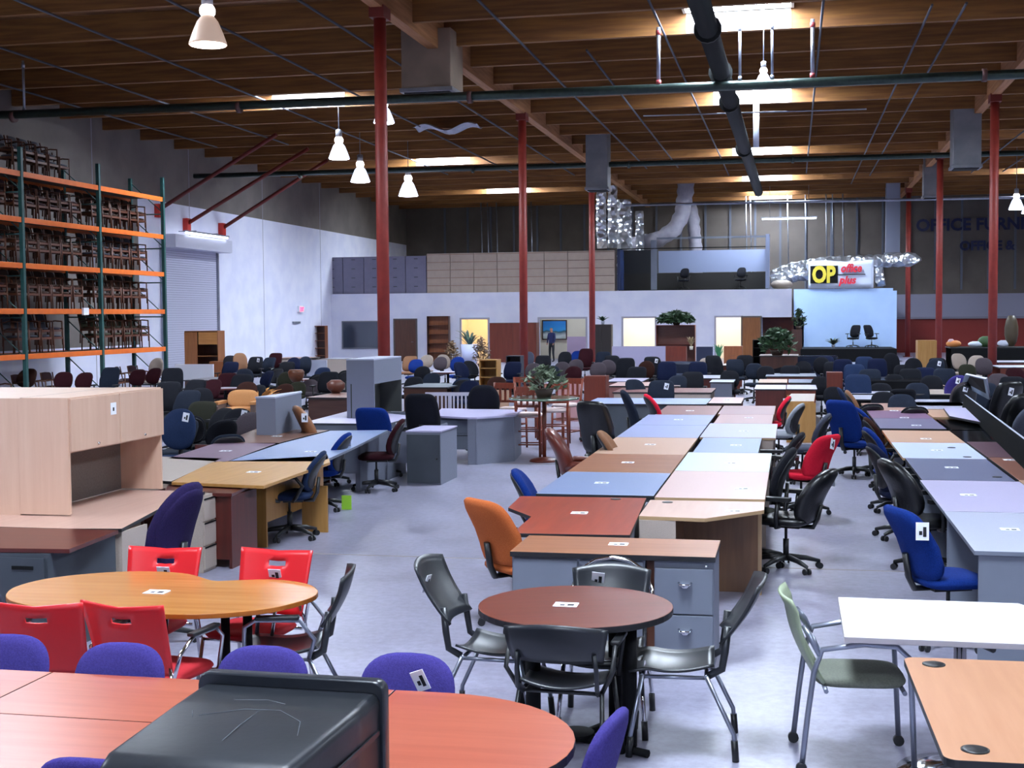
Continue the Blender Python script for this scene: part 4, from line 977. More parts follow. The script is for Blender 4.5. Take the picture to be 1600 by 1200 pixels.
# small dark chair cut at left
office_chair('grey', 'task', None, 'charcoal chair back cut by the left edge below the mahogany desk', None, (P(-8, 893, .74)[0]-.12, P(0, 893, .74)[1]), .3, top=.74)
# purple high-back swivel chair
x, y = P(300, 748, 1.17); office_chair('plum', 'tall', None, 'dark purple high-back swivel chair beside the maple hutch desk', None, (x-.30, y-.1), PI/2-.2, shellm=FM('plum'), top=1.17)
# mahogany desk with side panels
q = [P(258, 769, .70), P(362, 771, .70), P(395, 757, .70), P(262, 755, .70)]
desk('deep mahogany desk block between the hutch desk and the yellow oak desk', q, MAHOG, MAHOG, MAHOGP, z=.70, legs='xpanel', modesty='y-')
# yellow oak desk: pointed top, big leg panel
q = [P(268, 753, .74), P(412, 759, .74), P(516, 722, .74), P(512, 712, .74), P(330, 722, .74)]
t = desk('yellow oak desk with a pointed top and tall leg panel', q, OAK, OAK, OAKP, legs='none')
x0, x1, y0, y1 = bbox(q); cx, cy = (x0+x1)/2, (y0+y1)/2
fy = 12.45-cy
xl, xr = PY(396, 800, 12.45)[0]-cx, PY(413, 800, 12.45)[0]-cx
o = MB(); o.box(xl, xr+.02, fy, fy+.03, 0, .71); o.build('leg_panel', OAKP, t)
o = MB(); o.box(xr-.005, xr+.02, fy+.03, y1-cy-.1, .25, .71); o.build('modesty_panel', OAKP, t)
c = P(512, 832, 0); o = MB(); o.box(xr+.02, c[0]-cx, c[1]-cy, c[1]-cy+.025, 0, .5); o.build('return_panel', OAKP, t)
x, y = P(396, 738, .74); card(x, y, .74, 'white price card on the yellow oak desk')
# tops behind
q = [P(236, 750, .74), P(268, 752, .74), P(346, 716, .74), P(240, 713, .74)]
desk('cream worktop between the maple hutch and the yellow oak desk', q, CREAM, BLACKM, CREAM, legs='panel')
q = [P(262, 716, .74), P(352, 722, .74), P(431, 693, .74), P(340, 691, .74)]
desk('mauve topped desk behind the cream worktop', q, MAUVE, BLACKM, MAHOGP, phrase='mauve topped desk', cardat=P(352, 705, .74))
q = [P(345, 692, .74), P(436, 692, .74), P(514, 672, .74), P(400, 670, .74)]
desk('brown walnut desk behind the mauve topped desk', q, wood('dull_walnut', '#6a4a3c', '#785646'), BLACKM, MAHOGP, phrase='brown walnut desk behind the mauve one', cardat=P(432, 682, .74))
q = [P(356, 721, .74), P(504, 721, .74), P(556, 697, .74), P(606, 672, .74), P(590, 672, .74), P(516, 673, .74), P(438, 693, .74)]
desk('long blue-grey desk top running behind the yellow oak desk', q, BLUEG, GREYP, GREYP, legs='none', modesty='x-', phrase='long blue-grey desk', cardat=P(485, 706, .74))
o = MB(); xa, ya = P(555, 742, 0); xb, yb_ = P(578, 742, 0); xc = P(600, 742, 0)
o.box(P(556, 768, 0)[0], P(560, 768, 0)[0]+.03, P(556, 768, 0)[1], P(600, 738, 0)[1], 0, .69); one('desk_side_panel', o, GREYH, 'grey end panel standing under the right end of the blue-grey desk', 'panel')
x, y = P(560, 768, 0); o = MB(); o.box(0, .42, 0, .02, .25, .69); o.box(.42, .44, 0, 1.6, .0, .69); one('desk_side_panel', o, GREYH, 'grey modesty panel behind the dark blue swivel chair', 'panel', loc=(x+.05, y+1.2, 0))
q = [P(471, 661, .74), P(606, 662, .74), P(648, 650, .74), P(552, 640, .74)]
desk('lilac topped desk beside the tall grey hutch', q, LILAC, GREYC, GREYP, legs='panel', phrase='lilac topped desk', cardat=P(545, 652, .74))
q = [P(470, 668, .74), P(612, 671, .74), P(625, 666, .74), P(480, 663, .74)]
# grey boxes in the middle
def gbox(label, pxl, pxm, pxr, pyt, pyb, z, split=False, name='file_cabinet', m=None):
    pass
a = P(632, 673, .74); b_ = P(640, 757, 0); c = P(672, 667, .74)
y0 = P(640, 757, 0)[1]; x0 = P(636, 757, 0)[0]; x1 = P(672, 745, 0)[0]
cabinet('grey pedestal box standing before the burgundy swivel chair', x0, x0+.48, y0, y0+.9, 0, .72, GREYH, name='pedestal_cabinet', doors=1, front=GREYC, topm=LILAC)
# reception desk (grey, two faces)
t = thing('reception_desk', 'grey corner desk with two drawers and an angled front panel', 'desk', (0, 0, 0))
p1 = P(676, 649, .74); p2 = P(730, 652, .74); p3 = P(745, 652, .74); p4 = P(805, 648, .74); p5 = P(816, 640, .74); p6 = P(690, 638, .74)
x0, y0 = p1; ct = [(x-x0, y-y0) for x, y in (p1, p2, p3, p4, p5, p6)]; t.location = (x0, y0, 0)
o = MB(); o.prism(ct, .71, .74); o.build('desk_top', LILAC, t, .002)
i_ = [(x*.985+.01, y+.03) for x, y in ct]
o = MB()
a, b_, c_, d_, e_, f_ = ct
for (u, v) in ((b_, c_), (c_, d_), (d_, e_)):
    du = Vector((v[0]-u[0], v[1]-u[1], 0)).normalized(); nn = Vector((-du.y, du.x, 0))*.025; off = nn*.8
    o.prism([(u[0]+off.x, u[1]+off.y), (v[0]+off.x, v[1]+off.y), (v[0]+nn.x+off.x, v[1]+nn.y+off.y), (u[0]+nn.x+off.x, u[1]+nn.y+off.y)], 0, .71)
o.build('front_panel', GREYH, t)
o = MB(); o.box(.03, b_[0]-.02, .04, .5, .2, .705); o.build('pedestal', GREYP, t)
for k in range(2):
    o = MB(); o.box(.04, b_[0]-.04, .02, .039, .21+k*.25, .21+k*.25+.235); d = o.build('drawer', GREYP, t)
    o = MB(); o.box(.06, b_[0]-.06, .012, .0199, .21+k*.25+.205, .21+k*.25+.22); o.build('handle', GREYC, d)
# tall grey hutch in front of the first column
t = thing('hutch_cabinet', 'tall grey hutch with a square cut-out in front of the thick red column', 'hutch', (0, 0, 0))
yh = 19.55; zt3 = PY(541, 561, yh)[1]; xl = PY(541, 561, yh)[0]; xm = PY(584, 561, yh)[0]; yr_ = yh+1.5; xr_ = PY(627, 555, yr_)[0]
ctp = [(xl, yh), (xm, yh), (xr_, yr_), (xr_-.42, yr_)]
o = MB(); o.prism([(x-xl, y-yh) for x, y in ctp], zt3-.02, zt3); o.build('top_panel', LTG, t)
o = MB(); o.box(0, xm-xl, 0, .03, .742, zt3-.02); o.build('side_panel', GREYH, t)
dx, dy = xr_-xm, yr_-yh; ln = math.hypot(dx, dy); T = Matrix.Translation((xm-xl, 0, 0)) @ Matrix.Rotation(math.atan2(dy, dx), 4, 'Z')
o = MB(); o.box(0.005, ln, -.0, .03, 1.27, zt3-.02, 0, T); o.build('front_panel', GREYH, t)
o = MB(); o.box(.0, ln, .36, .38, .742, 1.27, 0, T); o.box(ln-.03, ln, .0, .36, .742, 1.27, 0, T); o.build('back_panel', mat('dark_olive_grey', '#3a3c3a', .8), t)
t.location = (xl, yh, 0)
# smaller grey hutch
t = thing('hutch_cabinet', 'short grey hutch box between the brown desk and the peach armchair', 'hutch', (0, 0, 0))
zt4 = 1.25; yh = P(400, 620, zt4)[1]; xl = P(400, 620, zt4)[0]; xm = PY(430, 618, yh)[0]; xr_, yr_ = P(471, 612, zt4)
o = MB(); o.prism([(0, 0), (xm-xl, 0), (xr_-xl, yr_-yh), (.1, yr_-yh+.2)], .3, zt4-.02); o.build('case', GREYH, t)
o = MB(); o.prism([(-.01, -.01), (xm-xl, -.01), (xr_-xl+.01, yr_-yh), (.1, yr_-yh+.21)], zt4-.02, zt4); o.build('top_panel', LTG, t)
o = MB(); o.prism([(.02, .02), (xm-xl-.02, .02), (xr_-xl-.02, yr_-yh), (.12, yr_-yh+.18)], 0, .3); o.build('plinth', GREYC, t)
t.location = (xl, yh, 0)
# lime paper under the blue chair
x, y = P(542, 796, 0); o = MB(); o.box(-.06, .06, -.012, .0, 0, .17); one('paper_sheet', o, mat('lime_paper', '#9ad13a', .6), 'lime green sheet standing under the dark blue swivel chair', 'paper', loc=(x, y, 0))
# swivel chairs, left group
def OC(px, py, z, *a, dx=0, dy=0, **k):
    x, y = P(px, py, z); k['loc'] = (x+dx, y+dy, 0); k['top'] = round(z, 2); return office_chair(*a, **k)
OC(498, 706, .91, 'slate', 'task', 'loop', dx=-.33, dy=.0, rz=PI/2+.25, label='slate blue swivel chair with loop arms at the yellow oak desk', card=2)
OC(536, 676, .93, 'blue', 'mid', None, dx=-.30, dy=0, rz=PI/2+.1, label='dark blue swivel chair with black back shell above the lime sheet', card=2)
OC(612, 656, .95, 'maroon', 'mid', None, dx=-.25, dy=.1, rz=PI/2+.25, label='burgundy swivel chair with a black back between the grey panels', card=2)
OC(581, 636, 1.03, 'blue', 'exec', None, dx=0, dy=.3, rz=.0, label='dark blue square chair back rising before the lilac topped desk')
OC(655, 615, 1.2, 'black', 'exec', 't', dx=0, dy=.4, rz=.0, label='black high-back swivel chair left of the grey corner desk')
OC(768, 601, 1.15, 'black', 'leather', 't', dx=-.2, dy=.3, rz=.2, label='black office chair behind the grey corner desk')
# ================================================================== CENTRE ROW
LX0, LX1, RX0, RX1 = -2.2, -1.165, -1.15, -.22
# credenza nearest the camera
t = thing('credenza', 'grey steel credenza with a walnut top and black edge behind the round table', 'credenza', (-1.155, 8.9, 0))
w_, d_ = .675, .33
o = MB(); o.box(-w_, w_, -d_, d_, .705, .74, 1, None, 0); o.build('top_panel', [WALNUT, EDGEB], t, .003)
o = MB(); o.box(-w_+.01, .22, -d_+.03, d_-.02, 0, .705); o.build('cabinet_case', GREYP, t)
for a, b_ in ((-w_+.02, -.225), (-.21, .21)):
    o = MB(); o.box(a, b_, -d_+.012, -d_+.029, .02, .69); d = o.build('door', GREYP, t, .003)
o = MB(); o.box(-.205, -.175, -d_+.004, -d_+.012, .52, .67); o.ball((-.19, -d_, .64), .014, 8); o.build('lock_handle', CHROME, t)
o = MB(); o.box(.222, .278, -d_+.1, d_-.02, 0, .705); o.build('filler_panel', wood('filler_walnut', '#5a3220', '#6a3e28', along='z'), t)
o = MB(); o.box(.28, w_-.01, -d_+.03, d_-.02, 0, .705); o.build('file_case', GREYP, t)
for k, (a, b_) in enumerate(((.36, .655), (.03, .35))):
    o = MB(); o.box(.287, w_-.017, -d_+.012, -d_+.029, a, b_); d = o.build('drawer', GREYP, t, .003)
    o = MB(); zc = b_-.09; o.tube([(.44, -d_+.01, zc), (.45, -d_-.02, zc-.01), (.51, -d_-.02, zc-.01), (.52, -d_+.01, zc)], .008, 8); o.lathe([(.028, -.02), (.028, 0)], (.48, -d_+.005, zc-.01), 12); o.build('handle', CHROME, d)
o = MB(); o.ball((w_-.06, -d_+.01, .675), .01, 8); o.build('lock', CHROME, t)
x, y = P(966, 851, .74); card(x, y, .74, 'white price card on the credenza with the walnut top')
# left column of tops
ch = [P(800, 833, .74), P(984, 836, .74), P(1010, 778, .74), P(813, 775, .74), P(794, 793, .74), P(830, 807, .74)]
desk('cherry desk top with a notch cut in its left edge', ch, CHERRYD, EDGEB, GREYP, legs='none', modesty='x+', phrase='notched cherry desk', cardat=P(905, 802, .74), grom=[P(962, 780, .74)])
desk('blue-grey desk behind the notched cherry desk', rect(LX0, LX1, 11.42, 13.08), BLUEG, EDGEB, GREYP, modesty='x+', phrase='blue-grey desk behind the notched cherry desk', cardat=P(940, 755, .74))
desk('brown walnut desk in the left column of the centre row', rect(LX0, LX1, 13.1, 14.82), WALNUT, EDGEM, GREYP, modesty='x+', phrase='brown walnut desk of the centre row', cardat=P(981, 723, .74))
desk('tan maple desk in the left column of the centre row', rect(LX0, LX1, 14.84, 16.88), TANL, EDGEM, CREAM, modesty='x+', phrase='tan maple desk of the centre row', cardat=P(1016, 695, .74))
desk('pale blue-grey desk beyond the tan desk, nearer of two', rect(LX0, LX1+.0, 16.9, 18.8), lam('pale_blue_laminate', '#8088ac', '#8890b4'), EDGEB, GREYP, modesty='x+')
desk('pale blue-grey desk beyond the tan desk, farther of two', rect(LX0, LX1+.0, 18.82, 20.78), lam('pale_blue_laminate', '#9aa2c4', '#a2aacc'), EDGEB, GREYP, modesty='x+', phrase='farther pale blue-grey desk', cardat=P(1060, 656, .74))
desk('rosy brown desk at the far end of the left column', rect(LX0+.1, LX1, 20.8, 22.9), PINKB, MAHOG, MAHOGP, modesty='x+', phrase='rosy brown desk', cardat=P(1078, 642, .74))
# right column
rp = [P(998, 806, .74), P(1102, 810, .74), P(1194, 797, .74), P(1195, 784, .74), P(1016, 781, .74)]
t = desk('maple corner desk with a cut front and a single front leg', rp, MAPLET, EDGEM, OAKP, legs='none', phrase='maple corner desk', cardat=P(1147, 799, .74), grom=[P(1043, 785, .74)])
x0, x1, y0, y1 = bbox(rp); cx, cy = (x0+x1)/2, (y0+y1)/2
a = P(1000, 810, .7)
o = MB(); o.box(a[0]-cx+.01, P(1058, 812, .7)[0]-cx, y0-cy+.03, y0-cy+.05, 0, .71); o.build('front_panel', CREAM, t)
lg = P(1190, 930, 0); o = MB(); o.box(lg[0]-cx-.03, lg[0]-cx+.0, lg[1]-cy, lg[1]-cy+.04, 0, .71); o.build('leg', EDGEM, t)
o = MB(); o.box(P(1058, 812, .7)[0]-cx, x1-cx-.03, y1-cy-.12, y1-cy-.1, .0, .71); o.build('modesty_panel', wood('brown_kick_panel', '#6a4a32', '#78563a', along='z'), t)
o = MB(); o.box(P(1058, 812, .7)[0]-cx-.02, P(1058, 812, .7)[0]-cx, y0-cy+.05, y1-cy-.1, .0, .71); o.build('inner_panel', wood('brown_kick_panel', '#6a4a32', '#78563a', along='z'), t)
desk('rosy white maple desk behind the maple corner desk', rect(RX0, RX1, 11.34, 13.3), PINKL, EDGEM, CREAM, modesty='x-', phrase='rosy white maple desk', cardat=P(1160, 764, .74))
desk('bright white desk in the right column of the centre row', rect(RX0, RX1, 13.32, 15.12), ICEW, EDGEM, CREAM, modesty='x-', phrase='bright white desk', cardat=P(1142, 724, .74))
desk('narrow blue-grey desk beside the tan desk', rect(-1.1, -.37, 15.14, 16.95), BLUEG, EDGEB, GREYP, modesty='x-', phrase='narrow blue-grey desk', cardat=P(1150, 696, .74))
desk('lilac white desk of the right column with a white end', rect(RX0, -.2, 17.0, 19.2), LILC, EDGEM, CREAM, modesty='x-', phrase='lilac white desk', cardat=P(1162, 674, .74))
desk('rosy desk behind the lilac white desk', rect(-1.1, -.28, 19.22, 20.95), lam('rosy_laminate', '#92706e', '#9a7876'), EDGEM, CREAM, modesty='x-', phrase='rosy desk', cardat=P(1170, 653, .74))
desk('dusty pink desk at the far end of the right column', rect(-1.14, -.27, 20.97, 22.95), lam('dusty_pink_laminate', '#86666a', '#8e6e72'), EDGEM, CREAM, modesty='x-')
# chairs left of the centre row
OC(768, 776, .98, 'orange', 'exec', 't', dx=.2, dy=.15, rz=-PI/2+.8, label='orange high-back swivel chair left of the notched cherry desk')
OC(822, 735, .9, 'blue', 'mid', None, dx=.22, dy=.15, rz=-PI/2+.1, label='bright blue swivel chair left of the blue-grey desk')
OC(870, 669, 1.05, 'brleather', 'leather', 'leather', dx=.3, dy=.1, rz=-PI/2+.15, label='brown leather swivel armchair left of the walnut desk')
OC(942, 626, 1.2, 'bleather', 'exec', 't', dx=0, dy=.3, rz=PI+2.7, label='large black leather office chair turned away left of the pale desks')
OC(950, 674, .95, 'tan', 'task', None, dx=.25, dy=.1, rz=-PI/2, label='small tan chair below the large black leather chair')
OC(990, 610, 1.15, 'dusk', 'exec', 't', dx=.2, dy=.2, rz=-PI/2+.2, label='dark blue-black swivel chair at the left of the far pale desk')
OC(1022, 616, 1.05, 'red', 'mid', 't', dx=.2, dy=.2, rz=-PI/2+.3, label='small dull red chair at the far left of the centre row')
# right of the centre row
OC(1232, 727, .93, 'bleather', 'leather', 't', dx=-.02, dy=-.1, rz=PI/2-.3, label='black leather swivel chair right of the bright white desk', card=2)
OC(1252, 676, .94, 'red', 'exec', 't', dx=-.0, dy=.0, rz=PI/2-.55, label='bright red swivel chair with a white tag right of the centre row', card=1)
OC(1218, 675, .93, 'black', 'task', 't', dx=-.1, dy=0, rz=PI/2, label='black swivel chair behind the bright red one', card=2)
OC(1238, 629, .95, 'ltgrey', 'mid', None, dx=-.2, dy=0, rz=PI/2-.2, label='pale grey swivel chair beside the yellow oak side panel')
OC(1222, 626, .93, 'red', 'task', None, dx=-.25, dy=1.2, rz=PI/2, label='small red chair tucked behind the pale grey one', card=2)
OC(1268, 645, .95, 'grey', 'mid', None, dx=-.12, dy=0, rz=PI/2-.1, label='charcoal swivel chair in front of the yellow oak side panel')
x, y = P(1214, 890, 0); office_chair('black', 'task', None, 'black swivel chair under the edge of the maple corner desk', None, (x-.22, y+.25), PI/2, seatc='olive')
# oak desk end
q = [P(1226, 627, .74), P(1272, 627, .74), P(1274, 615, .74), P(1236, 615, .74)]
desk('yellow oak desk standing end-on behind the grey chairs', q, CREAM, OAKP, OAKP, legs='panel', modesty='x+')
# ================================================================== RIGHT ROW
QX0, QX1 = 1.17, 2.02
t = desk('light grey desk nearest in the right hand row, with grey side panels', rect(1.17, 2.1, 9.08, 10.86), LTG, GREYP, GREYP, modesty=None, phrase='nearest light grey desk of the right row', cardat=P(1578, 828, .74))
desk('lilac white desk behind the nearest grey desk on the right', rect(1.17, 2.05, 10.88, 12.88), LILAC, GREYP, GREYP, modesty='x+', phrase='lilac white desk of the right row', cardat=P(1513, 774, .74))
desk('dark slate desk in the right hand row', rect(1.19, 2.02, 12.9, 14.8), SLATE, EDGEB, GREYC, modesty='x+', phrase='dark slate desk', cardat=P(1487, 731, .74), grom=[(1.9, 13.2)])
desk('pale blue-white desk in the right hand row', rect(1.17, 2.03, 14.82, 16.6), lam('ice_laminate', '#b4bede', '#bcc6e6'), EDGEM, GREYP, modesty='x+', phrase='pale blue-white desk', cardat=P(1464, 704, .74), grom=[(1.85, 15.0), (1.8, 16.0)])
desk('tan desk in the right hand row with an orange edge', rect(1.17, 2.03, 16.62, 18.3), TANL, mat('orange_edge', '#b8642a', .5), OAKP, modesty='x+', phrase='tan desk of the right row', cardat=P(1447, 686, .74))
desk('slate grey desk beyond the tan desk on the right', rect(1.17, 2.03, 18.6, 20.4), lam('dusk_slate_laminate', '#5e5a72', '#66627c'), EDGEB, GREYC, modesty='x+', phrase='slate grey desk', cardat=P(1432, 665, .74))
desk('plum topped desk in the right hand row', rect(1.17, 2.03, 20.42, 22.0), lam('plum_laminate', '#6a4a66', '#72526e'), EDGEB, MAHOGP, modesty='x+', phrase='plum topped desk', cardat=P(1413, 653, .74))
desk('rosy tan desk at the far end of the right hand row', rect(1.17, 2.03, 22.02, 23.8), lam('rosy_tan_laminate', '#a07a6c', '#a88274'), EDGEM, CREAM, modesty='x+', phrase='rosy tan desk of the right row', cardat=P(1397, 642, .74))
# second column of the right row
desk('rust topped desk cut by the right edge', rect(2.08, 3.0, 9.6, 11.6), wood('rust_laminate', '#8a4c34', '#98583e'), EDGEB, MAHOGP)
desk('orange tan desk at the right edge behind the rust one', rect(2.06, 3.0, 11.62, 13.0), TANL, EDGEM, OAKP)
desk('brown desk at the right edge beside the slate desk', rect(2.06, 3.0, 13.02, 15.0), wood('cocoa_laminate', '#7a4c3c', '#875848'), EDGEB, MAHOGP, phrase='brown desk at the right edge', cardat=P(1578, 719, .74))
desk('dark plum desk at the right edge below the black glass tops', rect(2.06, 3.1, 15.02, 16.8), lam('dark_plum_laminate', '#4e3440', '#563a48'), EDGEB, MAHOGP, phrase='dark plum desk at the right edge', cardat=P(1592, 706, .74))
GLS = mat('black_glass', '#07090c', .14, spec=.5)
desk('black glossy desk left of the fallen table top', rect(2.06, 3.3, 16.9, 18.6), GLS, GLS, BLACKM, z=.72)
desk('second black glossy desk farther back', rect(2.1, 3.4, 18.7, 20.6), GLS, GLS, BLACKM, z=.72)
desk('tan desk beside the plum topped desk', rect(2.06, 2.75, 20.7, 22.3), TANL, EDGEM, OAKP)
desk('white desk beside the rosy tan desk at the far right', rect(2.06, 3.0, 22.4, 24.2), WHITEL, EDGEM, CREAM)
# slanted boards
def slab(label, pts, th, m, me, name='loose_tabletop'):
    # four corners (x,y,z)
    c = Vector(pts[0]); a = Vector(pts[1])-c; b_ = Vector(pts[3])-c; n = a.cross(b_).normalized()*th
    o = MB(); v = [Vector(p)-Vector((c.x, c.y, 0)) for p in pts]; vs = v+[p-n for p in v]
    o.add(vs, [(0, 1, 2, 3)], 0); o.add(vs, [(7, 6, 5, 4)], 2); o.add(vs, [(0, 4, 5, 1), (1, 5, 6, 2), (2, 6, 7, 3), (3, 7, 4, 0)], 1)
    return one(name, o, [m, me, BLACKM], label, 'tabletop', loc=(c.x, c.y, 0))
def W3(px, py, z): a = P(px, py, z); return (a[0], a[1], z)
A_, B_ = W3(1506, 616, .97), W3(1622, 703, 1.02)
SLB = [(A_[0]-.04, A_[1]-.12, .745), (B_[0]-.03, B_[1]-.08, .745), B_, A_]
slab('black table top standing on edge and leaning at the right, pale edge up', SLB, .035, mat('dead_black_laminate', '#08090b', .9, spec=.05), LTG)
slab('lilac table top lying askew over the black glossy desks', [W3(1474, 637, .8), W3(1484, 650, .8), W3(1556, 664, .80), W3(1530, 637, .8)], .03, LILAC, EDGEB)
# chairs along the right row
OC(1446, 790, .97, 'blue', 'exec', None, dx=.16, dy=.05, rz=-PI/2+.35, label='bright blue swivel chair with a chrome base at the nearest right desk', card=2, base=None)
OC(1432, 716, 1.02, 'bleather', 'leather', 't', dx=.12, dy=.05, rz=-PI/2+.3, label='black leather executive chair behind the bright blue one')
OC(1408, 693, .98, 'navy', 'mid', 't', dx=.05, dy=.1, rz=-PI/2+.2, label='navy swivel chair next behind the black leather executive chair')
OC(1385, 668, .98, 'blue', 'mid', 'loop', dx=.12, dy=.1, rz=-PI/2+.15, label='blue swivel chair with loop arms in the middle of the right aisle chairs')
OC(1352, 634, .98, 'blue', 'tall', 'loop', dx=.2, dy=.0, rz=-PI/2+.35, label='blue high-back swivel chair, second from the far end of the aisle')
OC(1312, 622, 1.1, 'blue', 'exec', 't', dx=.2, dy=-.1, rz=-PI/2+.9, label='large blue swivel chair farthest out in the right aisle')
OC(1372, 655, .95, 'brown', 'mid', 'loop', dx=.22, dy=.4, rz=-PI/2+.1, label='dark brown swivel chair tucked between the blue ones', seatc='blue')
OC(1340, 612, 1.0, 'tan', 'mid', 't', dx=.2, dy=.5, rz=-PI/2, label='tan chair behind the large blue swivel chair')
OC(1332, 606, 1.0, 'slate', 'oval', None, dx=.1, dy=.2, rz=-PI/2, label='small slate round-back chair beyond the tan one')
# black leather chairs at the right edge
OC(1560, 596, 1.25, 'bleather', 'exec', 't', dx=0, dy=.3, rz=.5, label='black leather chair with a tag beside the right column', card=1)
OC(1588, 614, 1.2, 'bleather', 'leather', 't', dx=0, dy=.3, rz=.3, label='black leather chair at the right edge behind the leaning table top')
OC(1548, 609, 1.1, 'dusk', 'oval', 't', dx=0, dy=.3, rz=.6, label='dark rounded chair back left of the right edge leather chairs')
OC(1602, 632, 1.2, 'grey', 'leather', 't', dx=.05, dy=.2, rz=.2, label='charcoal leather chair cut by the right edge')
OC(1488, 586, 1.1, 'purple', 'oval', None, dx=0, dy=.3, rz=.4, label='violet chair beside the pale blue board near the right column', card=1)
OC(1500, 596, 1.1, 'taupe', 'mid', None, dx=0, dy=.2, rz=.3, label='brown-grey chair right of the violet one', card=1)
# ================================================================== PALLET RACKS WITH STACKED WOODEN CHAIRS
XR0 = -19.5; DR = 1.1
LEV = [1.34, 2.52, 3.70, 4.88, 6.06]; UY = [27.3, 31.24, 35.18, 39.17]
TEAL = mat('dark_green_upright', '#1e4644', .5, c2='#244e4c', scale=5); ORG = mat('orange_beam_paint', '#d8641c', .4, c2='#e06e24', scale=4)
for i, y in enumerate(UY):
    t = thing('rack_upright', 'dark green rack upright frame, %s' % ['at the left edge', 'first one in view from the left', 'middle one in view', 'at the right end of the orange racks'][i], 'rack frame', (XR0, y, 0))
    zt_ = 6.75
    for x in (0, -DR):
        o = MB(); o.box(x-.05, x+.05, -.05, .05, 0, zt_); o.build('post', TEAL, t)
    for k in range(6):
        z = .2+k*1.08
        o = MB(); o.tube([(0, 0, z), (-DR, 0, z)], .02, 6); o.build('brace', TEAL, t)
        o = MB(); o.tube([(0, 0, z+.04), (-DR, 0, z+1.02)], .016, 6); o.build('brace', TEAL, t)
BN = ['left bay', 'middle bay', 'right bay']; LN = ['lowest', 'second lowest', 'middle', 'second highest', 'top']
for b in range(3):
    for l, z in enumerate(LEV):
        y0, y1 = UY[b]+.055, UY[b+1]-.055
        t = thing('rack_shelf', '%s orange beam shelf in the %s of the rack' % (LN[l], BN[b]), 'shelf', (XR0, y0, z))
        for x in (0, -DR):
            o = MB(); o.box(x-.03, x+.03, 0, y1-y0, -.07, .07); o.build('beam', ORG, t, .006)
        o = MB(); o.box(-DR+.04, -.04, .02, y1-y0-.02, .04, .06); o.build('deck_board', mat('brown_deck_board', '#3e3026', .8), t)
WCH = wood('chair_stain', '#4c2412', '#5c3018', .45, 'z', 12)
def wood_chair_mesh(upm):
    o = MB()
    for s in (-1, 1):
        o.tube([(s*.24, .22, 0), (s*.24, .21, .64)], .019, 5); o.tube([(s*.23, -.24, 0), (s*.23, -.22, .45), (s*.23, -.3, .84)], .019, 5)
        o.tube([(s*.235, -.25, .62), (s*.25, 0, .66), (s*.24, .22, .64)], .02, 5); o.box(s*.23-.012, s*.23+.012, -.22, .21, .36, .42)
    o.box(-.22, .22, .2, .22, .36, .42); o.box(-.22, .22, -.23, -.21, .36, .42)
    o.pad(.44, .44, .07, lambda u, v, q: Vector((u, v, .45+q)), 4, 12, 1)
    o.pad(.42, .26, .05, lambda u, v, q: Vector((u, -.26-.08*(v/.26+.5)+q, .72+v)), 4, 12, 1)
    me_o = o.build('wooden_armchair', [WCH, upm]); return me_o
UPS = [mat('brown_upholstery', '#3a2418', .9), mat('olive_upholstery', '#3c3a28', .9), mat('wine_upholstery', '#30141a', .9), mat('dim_grey_upholstery', '#3a3a44', .9)]
WP = [wood_chair_mesh(u) for u in UPS]; used = [False]*4
def put_chair(k, x, y, z, rz, label, group):
    if not used[k]: c = WP[k]; used[k] = True
    else: c = WP[k].copy(); col.objects.link(c)
    tag(c, label, 'chair', group); c.location = (x, y, z); c.rotation_euler = (0, 0, rz); return c
cols_ = [['brown', 0], ['olive', 1], ['wine', 2], ['grey', 3]]
n_r = 0
for l, z in enumerate(LEV):
    for b in range(3):
        if b == 0 and l in (0, 4): continue
        k = (l+b*2+1) % 4 if (l+b) % 3 else 0
        yy = UY[b]+.38 if b else 29.6
        end = UY[b+1]-.3
        if l == 4 and b == 2: continue
        if l == 4 and b == 1: end = UY[1]+3.0
        if l == 0 and b == 1: end = UY[1]+2.6
        while yy < end:
            for st in range(2):
                zz = z+.062+st*.2
                if l == 4 and st == 1 and yy > UY[1]+2.2: continue
                put_chair(k, XR0-.5-st*.02+rnd.uniform(-.02, .02), yy+rnd.uniform(-.02, .02), zz, -PI/2, 'wooden framed %s seat chair stacked on the %s orange shelf, %s' % (cols_[k][0], LN[l], BN[b]), 'wooden chairs on the %s shelf, %s' % (LN[l], BN[b])); n_r += 1
            yy += .56
# extra chairs stored on the floor under the racks
for i, (y, k) in enumerate(((30.6, 0), (31.9, 2), (32.6, 2), (33.3, 2), (36.6, 2), (37.4, 2), (38.2, 2))):
    put_chair(k, XR0-.4, y, 0, -PI/2+.2*(i % 3-1), 'wooden armchair on the floor under the orange rack, %s from the left' % ['first', 'second', 'third', 'fourth', 'fifth', 'sixth', 'seventh'][i], 'chairs on the floor under the rack')
o = MB(); o.box(-.03, .03, -.14, .14, -.1, .1); one('rack_label', o, WHITEP, 'small white card on the second lowest orange beam', 'label', loc=(XR0+.06, 34.2, 2.52))
